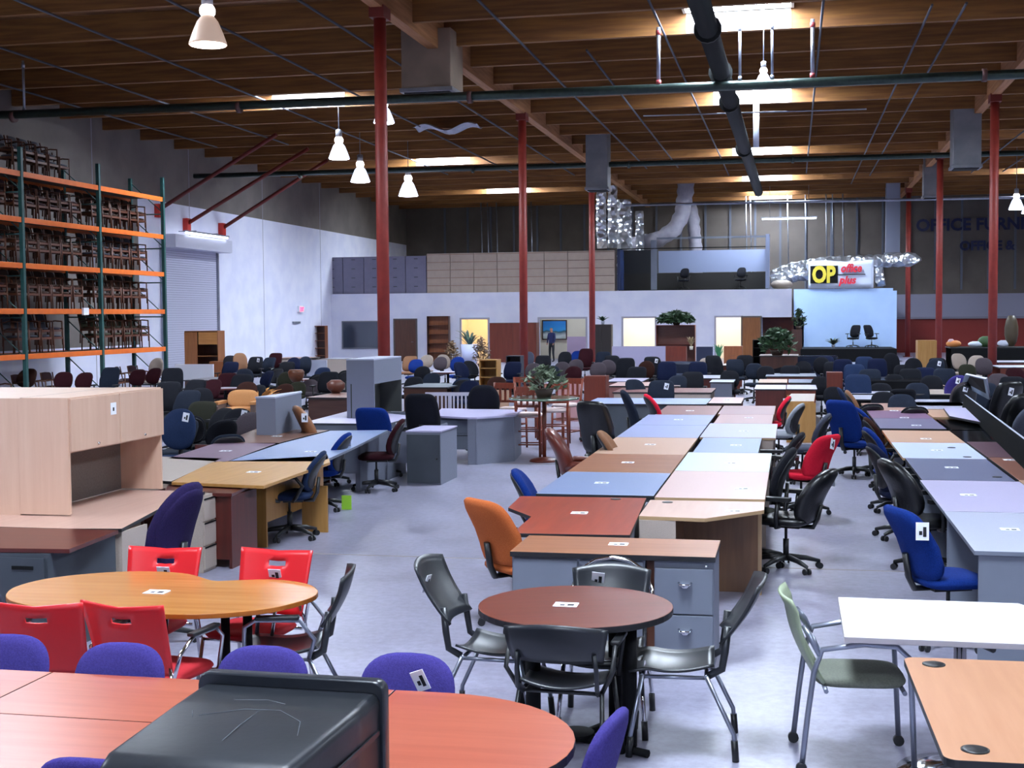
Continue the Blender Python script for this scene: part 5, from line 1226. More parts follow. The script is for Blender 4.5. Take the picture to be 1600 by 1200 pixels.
# ================================================================== MEZZANINE
def oxy(px, Y=YO+.5): return PY(px, 450, Y)[0]
g5 = mat('mauve_grey_steel', '#77748a', .5, c2='#7d7a90', scale=3); bg = mat('beige_steel', '#b4a294', .5, c2='#bcaa9a', scale=3)
for i in range(5):
    x0, x1 = oxy(506+i*32.5), oxy(506+(i+1)*32.5)-.02
    cabinet('mauve-grey lateral file cabinet on the office roof, %s from the left' % ['first', 'second', 'third', 'fourth', 'fifth'][i], x0, x1, YO+.3, YO+.9, ZO-.018, 5.42, g5, drawers=4, name='lateral_file', cat='file cabinet', handle=GREYC, hd='recess')
for i in range(8):
    x0, x1 = oxy(669+i*36.6), oxy(669+(i+1)*36.6)-.02
    dk = i >= 6
    cabinet('beige lateral file cabinet with %s seams, %s of eight on the office roof' % ('dark' if dk else 'tan', ['first', 'second', 'third', 'fourth', 'fifth', 'sixth', 'seventh', 'eighth'][i]), x0, x1, YO+.3, YO+.9, ZO-.018, 5.52, bg, drawers=5, name='lateral_file', cat='file cabinet', handle=(mat('dark_seam', '#5c4038', .6) if dk else mat('tan_seam', '#8e6c58', .6)), hd='line')
Y0 = YO+.35
t = thing('mezzanine_enclosure', 'black framed open enclosure with a grey rear panel on the office roof', 'enclosure', (0, Y0, ZO-.02))
def ex(px): return PY(px, 450, Y0)[0]
def ez(py): return PY(1080, py, Y0)[1]-ZO+.02
o = MB(); o.box(ex(966), ex(1200), 0, 2.2, 0, .06); o.build('floor_plate', BLACKM, t)
o = MB(); o.box(ex(1024), ex(1197), 1.6, 1.64, ez(424), ez(389)); o.build('rear_panel', mat('grey_blue_panel', '#8089a4', .6), t)
o = MB(); o.box(ex(966), ex(1197), 1.5, 1.6, .06, ez(425)); o.build('lower_panel', mat('black_brown_panel', '#14110f', .6), t)
o = MB(); o.box(ex(966), ex(1020), 1.55, 1.6, ez(425), ez(387)); o.build('left_panel', mat('near_black_blue', '#0c1018', .6), t)
o = MB(); o.box(ex(966)-.05, ex(966)+.1, 0, 1.6, .06, ez(387)); o.build('left_post', mat('deep_blue_edge', '#16264e', .5), t)
o = MB(); o.box(ex(1017), ex(1026), 0, .12, .06, ez(374)); o.build('frame_post', GREYP, t)
o = MB(); o.box(ex(1196), ex(1202), 0, 1.6, .06, ez(368)); o.build('frame_post', mat('pale_post', '#7f88a2', .5), t)
o = MB(); o.box(ex(1026), ex(1197), .0, .06, ez(373), ez(371)+.03); o.build('top_rail', GREYP, t)
o = MB(); o.box(ex(966), ex(1197), .0, .06, ez(388), ez(386.5)); o.build('top_rail', BLACKM, t)
for px, lab in ((1068, 'black swivel chair in the black mezzanine frame, left one'), (1157, 'black swivel chair in the black mezzanine frame, right one')):
    office_chair('black', 'task', 't', lab, None, (PY(px, 430, Y0+.8)[0], Y0+.8, ZO+.04), PI-.2)
# foil heap beside enclosure
o = MB(); o.ball((0, 0, .25), .42, 10, sq=(1.3, .7, .6)); one('wrapped_bundle', o, mat('tan_wrap', '#8f8278', .6, bump=.6, bscale=6), 'small tan bundle on the office roof beside the black frame', 'bundle', loc=(ex(1221), YO+1.0, ZO-.02))
# ================================================================== ALONG THE OFFICE WALL
def item(label, px0, px1, pyt, Y, d, body, **k):
    x0 = PY(px0, 520, Y)[0]; x1 = PY(px1, 520, Y)[0]; z1 = PY((px0+px1)/2, pyt, Y)[1]
    return cabinet(label, x0, x1, Y, Y+d, 0, z1, body, **k)
DKW = wood('dark_bookcase_wood', '#3a1c14', '#48261a', .45, 'z', 5); MIDW = wood('orange_brown_wood', '#7a4424', '#8c5230', .45, 'z', 5)
item('dark brown open bookcase against the office wall right of the walnut door', 667, 701, 494, 65.2, .35, DKW, shelves=4, name='bookcase', cat='bookcase', back=MIDW)
item('light brown open bookcase near the corner of the left wall', 482, 508, 509, 63.5, .4, MIDW, shelves=4, name='bookcase', cat='bookcase', back=DKW)
item('wide dark mahogany armoire behind the second red column', 765, 838, 505, 64.5, .7, MAHOGB, doors=2, name='armoire', cat='armoire', topm=DKW, front=MAHOGB)
item('tall black-brown cabinet with a plant on top', 924, 955, 507, 63, .6, mat('black_brown_wood', '#1e1614', .5), name='display_cabinet', cat='cabinet', doors=2, front=mat('black_brown_wood', '#1e1614', .5))
item('mahogany hutch under the big bushy plant', 1025, 1086, 508, 62.5, .6, MAHOGB, name='hutch_cabinet', cat='hutch', shelves=1, back=wood('faded_hutch_back', '#5e3a34', '#6a463e'))
plant('small dark plant on top of the tall black-brown cabinet', (PY(942, 500, 63.3)[0], 63.3, PY(942, 507, 63)[1]), .55, .38, n=34)
bush('large bushy dark green plant on the mahogany hutch', (PY(1057, 500, 62.8)[0], 62.8, PY(1055, 508, 62.5)[1]), 1.9, .62, n=900, leaf=.19, d=1.0)
item('low red mahogany cabinet in front of the mahogany hutch', 1028, 1072, 541, 60, .6, MAHOGB, name='credenza', cat='cabinet', doors=2)
plant('pale dried arrangement beside the low red cabinet', (PY(1080, 540, 60)[0], 60, .72), .9, .25, c=('#8a7a5a', '#a08c68'), pot='#c8bfae', n=30)
item('dark blue panel cabinet right of the mahogany hutch', 1088, 1113, 542, 61, .5, mat('deep_blue_panel', '#1c2440', .6), name='screen_panel', cat='panel')
plant('green leafy plant inside the right hand bright opening', (PY(1123, 540, 63)[0], 63, 0), 1.6, .35, c=('#3c8a5c', '#4ea06c'), n=40)
item('mahogany cabinet below the right hand bright opening', 1131, 1160, 541, 61, .6, MIDW, name='cabinet', doors=2)
plant('spiky green plant in a white pot before the yellow lit opening', (PY(734, 540, 60)[0], 60, .0), 1.75, .75, c=('#27403a', '#3c5a4a'), pot='#b8bcd8', potr=.42, poth=1.0, n=26, wide=.05)
bush('dry brown bush right of the white pot', (PY(752, 540, 59)[0], 59, 0), 1.0, 1.35, c=('#5a4a44', '#70604f'), n=240)
bush('tan dried bush below the dark bookcase', (PY(706, 548, 58)[0], 58, 0), .8, 1.2, c=('#6e563c', '#86684a'), n=240)
# framed picture and person in the wide opening
t = thing('framed_picture', 'landscape picture with a bright blue sky inside the wide office opening', 'picture', (0, YO+3.9, 0))
x0, x1, z0, z1 = PY(847, 500, YO+3.9)[0], PY(886, 500, YO+3.9)[0], PY(866, 531, YO+3.9)[1], PY(866, 500, YO+3.9)[1]
o = MB(); o.box(x0, x1, -.04, 0, z0, z1); o.build('frame', DKW, t)
pm = bpy.data.materials.new('picture_landscape'); pm.use_nodes = True; nt = pm.node_tree
tc = nt.nodes.new('ShaderNodeTexCoord'); sp = nt.nodes.new('ShaderNodeSeparateXYZ'); nz = nt.nodes.new('ShaderNodeTexNoise'); nz.inputs['Scale'].default_value = 2.0
nt.links.new(tc.outputs['Generated'], sp.inputs[0]); nt.links.new(tc.outputs['Object'], nz.inputs['Vector'])
ad = nt.nodes.new('ShaderNodeMath'); ad.operation = 'MULTIPLY_ADD'; ad.inputs[1].default_value = .35; nt.links.new(nz.outputs[0], ad.inputs[0]); nt.links.new(sp.outputs['Z'], ad.inputs[2])
cr = nt.nodes.new('ShaderNodeValToRGB'); cr.color_ramp.interpolation = 'LINEAR'; el = cr.color_ramp.elements
el[0].position = 0; el[0].color = lin('#7f9a86'); el[1].position = 1; el[1].color = lin('#2a8ae0')
for p_, c_ in ((.35, '#cfdadd'), (.48, '#8fa0a8'), (.58, '#2c5a6a'), (.66, '#3aa0e8')): e = el.new(p_); e.color = lin(c_)
nt.links.new(ad.outputs[0], cr.inputs[0]); nt.links.new(cr.outputs[0], nt.nodes['Principled BSDF'].inputs['Base Color'])
o = MB(); o.box(x0+.06, x1-.06, -.05, -.041, z0+.06, z1-.06); o.build('canvas', pm, t)
def person(label, x, y, rz, H_=1.7):
    t = thing('person', label, 'person', (x, y, 0), rz)
    me = bpy.data.meshes.new('body')
    V = [(0, 0, .92), (0, 0, 1.12), (0, .01, 1.34), (0, .01, 1.46), (0, .02, 1.53), (0, .03, 1.62), (0, .02, 1.70),
         (-.17, 0, 1.40), (-.22, .02, 1.14), (-.2, .12, .92), (-.19, .16, .84), (.17, 0, 1.40), (.24, 0, 1.14), (.2, .1, .93), (.19, .14, .85),
         (-.1, 0, .86), (-.11, .02, .48), (-.12, -.02, .08), (-.12, .12, .04), (.1, 0, .86), (.12, .0, .48), (.14, -.04, .08), (.15, .1, .04)]
    E = [(0, 1), (1, 2), (2, 3), (3, 4), (4, 5), (5, 6), (2, 7), (7, 8), (8, 9), (9, 10), (2, 11), (11, 12), (12, 13), (13, 14), (0, 15), (15, 16), (16, 17), (17, 18), (0, 19), (19, 20), (20, 21), (21, 22)]
    Rr = [.14, .13, .15, .07, .055, .095, .07, .07, .05, .035, .03, .07, .05, .035, .03, .09, .065, .045, .035, .09, .065, .045, .035]
    me.from_pydata(V, E, []); o = bpy.data.objects.new('body', me); col.objects.link(o)
    o.modifiers.new('skin', 'SKIN')
    for i, r in enumerate(Rr): me.skin_vertices[0].data[i].radius = (r, r*.85)
    me.skin_vertices[0].data[0].use_root = True
    s = o.modifiers.new('sub', 'SUBSURF'); s.levels = 2; s.render_levels = 2
    dg = bpy.context.evaluated_depsgraph_get(); dg.update()
    m2 = bpy.data.meshes.new_from_object(o.evaluated_get(dg)); bpy.data.objects.remove(o)
    sk = mat('skin', '#b07a62', .6); sh = mat('navy_shirt', '#1c2450', .85); tr = mat('black_trousers', '#14151c', .85); ha = mat('dark_hair', '#2a1c16', .7)
    m2.materials.clear()
    for m in (sk, sh, tr, ha): m2.materials.append(m)
    for p_ in m2.polygons:
        c = p_.center; z = c.z
        p_.material_index = 3 if (z > 1.66 or (z > 1.58 and c.y < 0)) else 0 if z > 1.47 else (0 if (z < .95 and abs(c.x) > .16 and c.y > .06 and z > .7) else 1 if z > .95 else 2)
        p_.use_smooth = True
    b_ = bpy.data.objects.new('body', m2); col.objects.link(b_); b_.parent = t
    return t
xp, yp = PY(862, 540, 64.6); person('person in a navy shirt and dark trousers standing at the wide office opening', xp, 64.6, PI-.5)
item('pale pink desk screen inside the wide opening', 886, 915, 526, 65.0, .15, mat('dusty_lilac_screen', '#a48fa8', .8), name='desk_screen', cat='screen')
# ================================================================== FAR FURNITURE
def FT(label, x0, x1, pf, pb, tm, z=.74, em=None, bm_=None, name='table', legs='panel', modesty='y-', phrase=None):
    """table whose front edge runs from px x0 to x1 at py pf, back edge at py pb"""
    a = P(x0, pf, z); b_ = P(x1, pf, z); c = P((x0+x1)/2, pb, z)
    y_ = (a[1]+b_[1])/2
    return desk(label, rect(a[0], b_[0], y_, max(y_+.5, min(c[1], y_+1.7))), tm, em or EDGEB, bm_ or MAHOGP, z=z, name=name, legs=legs, modesty=modesty, phrase=phrase)
FT('mahogany reception desk before the recess, nearest the potted plants', 1186, 1248, 556, 550, DKW, z=1.1, name='reception_desk', bm_=DKW)
bush('bushy green plant on the mahogany reception desk', (P(1214, 556, 1.1)[0], P(1214, 556, 1.1)[1]+.4, 1.1), 1.1, .8, n=500, leaf=.13)
bush('dark plant beside the corner of the office wall', (PY(1248, 495, 65)[0], 65, 1.55), .8, 1.0, n=160)
o = MB(); o.box(-.25, .25, -.2, .2, 0, 1.55); one('plant_stand', o, DKW, 'tall dark stand carrying the corner plant', 'stand', loc=(PY(1245, 495, 65)[0], 65, 0))
item('black shelf unit with layered trays left of the reception desk', 1176, 1196, 531, 52, .5, BLACKM, shelves=3, name='shelf_unit', cat='shelf')
FT('long white topped table in the far centre', 1064, 1147, 591, 584, WHITEL)
FT('mahogany desk behind the long white topped table', 1128, 1158, 571, 557, CREAM, bm_=MAHOGB)
FT('grey desk with a square opening in the far centre', 1108, 1146, 597, 593, LTG, bm_=GREYH, legs='panel')
FT('rosy white desk below the round-backed sofas', 945, 1003, 596, 586, LILAC, bm_=PINKB)
FT('rosy desk below the lilac one in the far centre', 950, 1062, 603, 597, PINKL, bm_=PINKB)
FT('rosy brown desk in the far centre, two rows before the long blue table', 956, 1112, 613, 606, PINKB, bm_=CREAM)
FT('long pale blue table closing the centre row', 912, 1104, 631, 622, lam('pale_blue_laminate2', '#98a4cc', '#a0acd4'), em=EDGEB, bm_=GREYC)
FT('rosy topped mahogany desk right of the long pale blue table', 1106, 1158, 630, 617, PINKL, bm_=MAHOGP, phrase='rosy topped mahogany desk')
FT('mahogany desk front in the far aisle with a lilac top, left half', 1178, 1228, 608, 600, LILAC, bm_=MAHOGP)
FT('mahogany desk front in the far aisle with a lilac top, right half', 1229, 1277, 608, 600, LILAC, bm_=MAHOGB)
FT('tan topped desk behind the lilac topped mahogany desks', 1184, 1230, 598, 592, TANL, bm_=MAHOGP)
FT('dark slate topped desk behind the right lilac topped desk', 1232, 1272, 598, 591, SLATE, bm_=MAHOGP)
FT('dusky long table before the plastic wrapped sofa', 1196, 1276, 588, 579, lam('dusky_laminate', '#5c6478', '#646c82'), bm_=MAHOGB)
item('narrow mahogany cabinet at the far end of the right aisle', 1292, 1317, 582, 30, .5, MAHOGB, doors=1, name='cabinet')
FT('white table in the far right group, nearer row left', 1326, 1400, 624, 617, WHITEL, bm_=BLACKM)
FT('white table in the far right group, farther row left', 1324, 1396, 615, 611, WHITEL, bm_=BLACKM)
FT('white table in the far right group, nearer row right', 1432, 1512, 634, 619, WHITEL, bm_=BLACKM)
FT('white table in the far right group, farther row right', 1430, 1488, 616, 608, CREAM, bm_=BLACKM)
FT('long black bench desk behind the far white tables', 1345, 1444, 594, 584, GLS, z=.80, bm_=BLACKM)
FT('orange brown desk at the left of the black bench desk', 1322, 1344, 603, 599, MIDW, bm_=MIDW)
FT('tan desk at the right of the black bench desk', 1446, 1478, 603, 597, TANL, bm_=CREAM)
FT('black display counter at the far right', 1484, 1620, 543, 535, BLACKM, z=1.05, bm_=BLACKM)
item('orange oak end cabinet of the far right counter', 1434, 1464, 532, 50, .8, OAKP, name='cabinet', doors=1)
FT('white table at the far right edge, nearer', 1560, 1625, 566, 560, WHITEL, bm_=MAHOGB)
FT('grey topped table at the far right edge', 1562, 1625, 574, 569, LTG, bm_=MAHOGB)
slab('pale blue board leaning behind the fallen black table top', [W3(1502, 601, .95), W3(1546, 625, .95), W3(1540, 592, 1.3), W3(1508, 585, 1.3)], .03, lam('mist_blue_laminate', '#7f93a8', '#879bb0'), LTG, name='loose_board')
def knick(label, px, py, Y, c, r, sq=(1, 1, 1), z=1.05):
    o = MB(); o.ball((0, 0, r*sq[2]*.96), r, 10, sq=sq); x = PY(px, py, Y)[0]
    one('ornament', o, mat('ornament_'+c[1:], c, .5), label, 'ornament', loc=(x, Y, z))
yk = (P(1484, 543, 1.05)[1]+P(1620, 543, 1.05)[1])/2+.5
for lab, px, c, r, sq in (('white shell-like ornament on the black display counter', 1525, '#dfe6f4', .28, (1, .6, .4)), ('orange ornament on the left of the black counter', 1490, '#d88a4a', .22, (1.2, .6, .6)), ('pale pink ornament at the left end of the black counter', 1476+10, '#c8a0a8', .16, (.8, .6, 1)), ('green leafy ornament on the black counter', 1541, '#3a5a34', .3, (1, .6, .7)), ('white ornament right of the thick column on the counter', 1568, '#d8dcee', .22, (1, .6, .6)), ('tall olive vase at the far right before the red wall', 1580, '#4a3e2c', .3, (.8, .8, 2.0))):
    knick(lab, px, 540, yk, c, r, sq)
# wrapped sofa
def sofa(label, px, py, z, w_, m, rz=PI, dy=0):
    x, y = P(px, py, z); t = thing('sofa', label, 'sofa', (x, y+dy, 0), rz)
    o = MB(); o.box(-w_/2, w_/2, -.4, .4, 0, .42); o.build('base', m, t, .04)
    o = MB(); o.box(-w_/2+.16, w_/2-.16, -.2, .42, .42, .54); o.build('seat_cushion', m, t, .05)
    o = MB(); o.box(-w_/2+.1, w_/2-.1, -.44, -.2, .42, z); o.build('backrest', m, t, .09)
    for s in (-1, 1):
        o = MB(); o.box(s*(w_/2-.09)-.09, s*(w_/2-.09)+.09, -.42, .42, .42, .64); o.build('armrest', m, t, .06)
    return t
sofa('dark sofa wrapped in shiny plastic in the far centre right', 1270, 556, .88, 1.9, mat('plastic_wrapped_black', '#161c2c', .12, bump=.5, bscale=12))
sofa('dark blue sofa behind the black leather chairs, far centre', 1065, 565, .9, 2.0, mat('ink_blue_leather', '#151f38', .35))
# wooden bar table set
t = thing('bar_table', 'tall round glass topped table among the wooden bar chairs', 'table', P(850, 622, 1.0)+(0,))
o = MB(); o.lathe([(.55, .98), (.56, .995), (.55, 1.01)], n=30); o.build('tabletop', mat('greenish_glass', '#5a6a5c', .1, spec=.8), t)
o = MB(); o.tube([(0, 0, .04), (0, 0, .98)], .03, 12); o.lathe([(.24, 0), (.22, .03), (.04, .07)], n=20); o.build('pedestal', MAHOGB, t)
bush('variegated plant on the tall glass topped table', P(850, 622, 1.0)+(1.01,), .8, .5, c=('#2c3a28', '#76866c'), n=160, leaf=.09, d=.7)
def bar_chair(label, px, py, rz, z=1.15):
    x, y = P(px, py, z); t = thing('bar_chair', label, 'chair', (x, y, 0), rz)
    m = wood('red_brown_chair_wood', '#6a2814', '#7a341c', .4, 'z', 10); um = mat('pale_chair_cushion', '#c8b4b0', .8)
    o = MB(); o.pad(.44, .42, .08, lambda u, v, q: Vector((u, v, .68+q)), 4, 18); o.build('seat', um, t)
    for s in (-1, 1):
        o = MB(); o.tube([(s*.19, .18, 0), (s*.18, .17, .66)], .02, 7); o.build('leg', m, t)
        o = MB(); o.tube([(s*.2, -.2, 0), (s*.19, -.18, .66), (s*.2, -.26, z)], .022, 7); o.build('leg', m, t)
    o = MB(); o.box(-.2, .2, -.27, -.24, z-.1, z); o.box(-.19, .19, -.235, -.215, z-.34, z-.30)
    for q in (-.1, 0, .1): o.box(q-.02, q+.02, -.25, -.23, z-.32, z-.08)
    o.build('back_splats', m, t)
    for zz in (.2, .42):
        o = MB(); o.tube([(-.19, -.19, zz), (-.19, .17, zz), (.19, .17, zz), (.19, -.19, zz)], .012, 6, closed=True); o.build('stretcher', m, t)
for px, py, rz, lab in ((800, 597, -.3, 'wooden bar chair at the left of the glass topped table'), (826, 603, .1, 'wooden bar chair in front of the glass topped table'), (866, 598, .35, 'wooden bar chair at the right of the glass topped table'), (884, 592, PI-.4, 'wooden bar chair behind the right side of the glass table'), (822, 590, PI+.3, 'wooden bar chair behind the left side of the glass table')):
    bar_chair(lab, px, py, rz)
item('rosy upholstered screen beside the mahogany box', 868, 906, 592, 28.5, .12, mat('rosy_screen', '#b88a8c', .8), name='desk_screen', cat='screen')
item('reddish mahogany upright box left of the pale blue desks', 912, 946, 588, 26.5, .5, MAHOGB, name='cabinet', doors=1)
item('tan upright screen left of the wooden bar chairs', 774, 793, 610, 24.5, .1, mat('tan_screen', '#b08c74', .8), name='desk_screen', cat='screen')
# white slatted chairs
for px, lab in ((687, 'white slat-back chair behind the grey corner desk, left'), (724, 'white slat-back chair behind the grey corner desk, right')):
    x, y = P(px, 612, .98); t = thing('slat_chair', lab, 'chair', (x, y, 0), .1); wm = mat('white_chair_paint', '#c8c4d4', .5)
    o = MB(); o.box(-.22, .22, -.2, .22, .43, .46); o.build('seat', wm, t)
    for sx in (-1, 1):
        o = MB(); o.box(sx*.2-.02, sx*.2+.02, .18, .22, 0, .43); o.build('leg', wm, t)
        o = MB(); o.box(sx*.2-.02, sx*.2+.02, -.22, -.18, 0, .98); o.build('leg', wm, t)
    o = MB(); o.box(-.2, .2, -.215, -.185, .92, .98); o.box(-.2, .2, -.215, -.185, .6, .65)
    for k in range(5): q = -.14+k*.07; o.box(q-.014, q+.014, -.21, -.19, .65, .92)
    o.build('back_slats', wm, t)
# lounge chair, plants, tables in the left middle
x, y = P(366, 640, .5)
t = thing('lounge_chair', 'peach upholstered lounge chair with broad arms behind the dark chairs on the left', 'armchair', (x, y+.2, 0), PI+.15)
pm2 = fab('peach_fabric', *FABS['peach']); 
o = MB(); o.pad(.62, .6, .16, lambda u, v, q: Vector((u, v, .46+q)), 4, 24); o.build('seat', pm2, t)
o = MB(); o.pad(.62, .36, .14, lambda u, v, q: Vector((u, -.3-.12*(v/.36+.5)+q, .68+v)), 3.2, 28); o.build('backrest', pm2, t)
for s in (-1, 1):
    o = MB(); o.box(s*.37-.05, s*.37+.05, -.32, .32, .1, .6, 0); o.box(s*.37-.06, s*.37+.06, -.34, .34, .6, .66, 1); o.build('armrest', [mat('grey_brown_side', '#5a4a44', .8), pm2], t, .01)
o = MB(); o.box(-.32, .32, -.3, .3, 0, .38); o.build('base', mat('grey_brown_side', '#5a4a44', .8), t)
plant('orange dried palm arrangement behind the short grey hutch', P(402, 618, .7)+(.0,), .95, .6, c=('#b8762c', '#d8984c'), pot='#6a4430', n=46, wide=.05, poth=.45)
OC(483, 633, 1.1, 'tanleather', 'leather', None, dx=.2, dy=.1, rz=-PI/2+.5, label='tan leather chair with a white tag behind the lilac desk', card=2)
def RTb(label, px, py, wpx, m=TANL, z=.74, em=MAHOG):
    x, y = P(px, py, z); r = wpx/2*y/F; return round_table(label, (x, y, 0), r, m, em, BLACKM, z=z, ry=r*.9)
RTb('brown-grey round table behind the peach lounge chair', 352, 606, 56, lam('dull_mauve_top', '#8a7c88', '#94869a'))
RTb('pinkish round table carrying a basket in the left background', 465, 592, 50, lam('dull_pink_top', '#a89498', '#b09ca2'))
RTb('small pale round table beside the blue chair on the left', 304, 660, 20, lam('dull_pink_top', '#a89498', '#b09ca2'), z=.6)
RTb('white oval table in the left middle background', 700, 581, 54, WHITEL)
FT('brown conference table behind the short grey hutch', 478, 545, 621, 608, wood('dim_brown_top', '#6a4438', '#785042'), bm_=wood('dark_apron', '#38201a', '#442a20'))
FT('dark conference table behind the white slat-back chairs', 628, 700, 605, 588, lam('slate_dark_top', '#46525e', '#4e5a68'), bm_=wood('dark_apron', '#38201a', '#442a20'))
FT('tan work table far left near the corner bookcase', 425, 476, 560, 555, TANL, bm_=CREAM)
FT('white table far left before the corner bookcase', 498, 536, 561, 556, WHITEL, bm_=CREAM)
FT('grey cluttered table behind the round brown-grey table', 286, 336, 594, 580, lam('dim_grey_top', '#5e5a60', '#68646a'), bm_=wood('dark_apron', '#38201a', '#442a20'))
item('low tan cabinet before the roller door', 326, 352, 565, 44, .5, MIDW, doors=1, name='cabinet')
o = MB(); o.lathe([(.1, 0), (.18, .12), (.2, .24), (.16, .3)], n=16); x, y = P(463, 596, .76); one('basket', o, wood('wicker_orange', '#4e2814', '#6a3a20'), 'orange wicker basket on the pinkish round table', 'basket', loc=(x, y, .745))
o = MB(); o.lathe([(.08, 0), (.18, .1), (.19, .2), (.1, .27)], n=16); x, y = P(525, 613, .76); one('pot', o, mat('terracotta_glaze', '#5a3024', .4), 'terracotta pot on the brown conference table', 'pot', loc=(x, y, .745))
# maple hutch by the roller door
t = cabinet('brown maple hutch standing before the roller door', PY(289, 560, 45)[0], PY(341, 560, 45)[0], 45, 45.6, 0, PY(315, 517, 45)[1], wood('hutch_brown', '#8a5430', '#9c6238', .5, 'z'), shelves=1, name='hutch_cabinet', cat='hutch', back=DKW)
a_ = (PY(341, 560, 45)[0]-PY(289, 560, 45)[0])/2
o = MB(); o.box(-a_+.55, a_-.03, -.32, -.3, 1.35, PY(315, 519, 45)[1]); o.build('door', wood('hutch_door_light', '#a8703c', '#b87e48'), t)
o = MB(); o.box(-a_, -a_+.5, -.32, -.3, 0, PY(315, 519, 45)[1]); o.build('side_door', wood('hutch_brown', '#8a5430', '#9c6238', .5, 'z'), t)
for px, lab in ((294, 'left'), (313, 'right')):
    x, y = P(px, 568, .95); o = MB(); o.box(-.42, .42, -.03, .03, 0, .93); one('white_board', o, WHITEP, 'white board leaning before the brown maple hutch, %s one' % lab, 'board', loc=(x, y, 0), rz=0)
x, y = P(487, 562, .98); o = MB(); o.box(-.5, .5, -.03, .03, 0, .97); one('white_board', o, LTG, 'pale grey board standing in the left background beside the beige screen', 'board', loc=(x, y, 0))
x, y = P(522, 561, .98); o = MB(); o.box(-.52, .52, -.03, .03, 0, .97); one('desk_screen', o, CREAM, 'beige screen with a dark rim left of the tall grey hutch', 'screen', loc=(x, y, 0))
x, y = P(998, 541, 1.3); o = MB(); o.box(-.85, .85, -.04, .04, .75, 1.3); o.box(-.1, .1, -.04, .04, 0, .75); one('whiteboard', o, LILAC, 'lilac white board standing before the brightest office opening', 'board', loc=(x, y, 0))
# tall stacks: navy leather cushions pile, oak box shelves
item('yellow oak shelf unit in the middle background', 748, 776, 562, 34, .5, OAKP, shelves=4, name='shelf_unit', cat='shelf')
item('blue-black layered shelf unit left of the second red column', 790, 813, 556, 38, .5, mat('blue_black_laminate', '#18202e', .4), shelves=4, name='shelf_unit', cat='shelf')
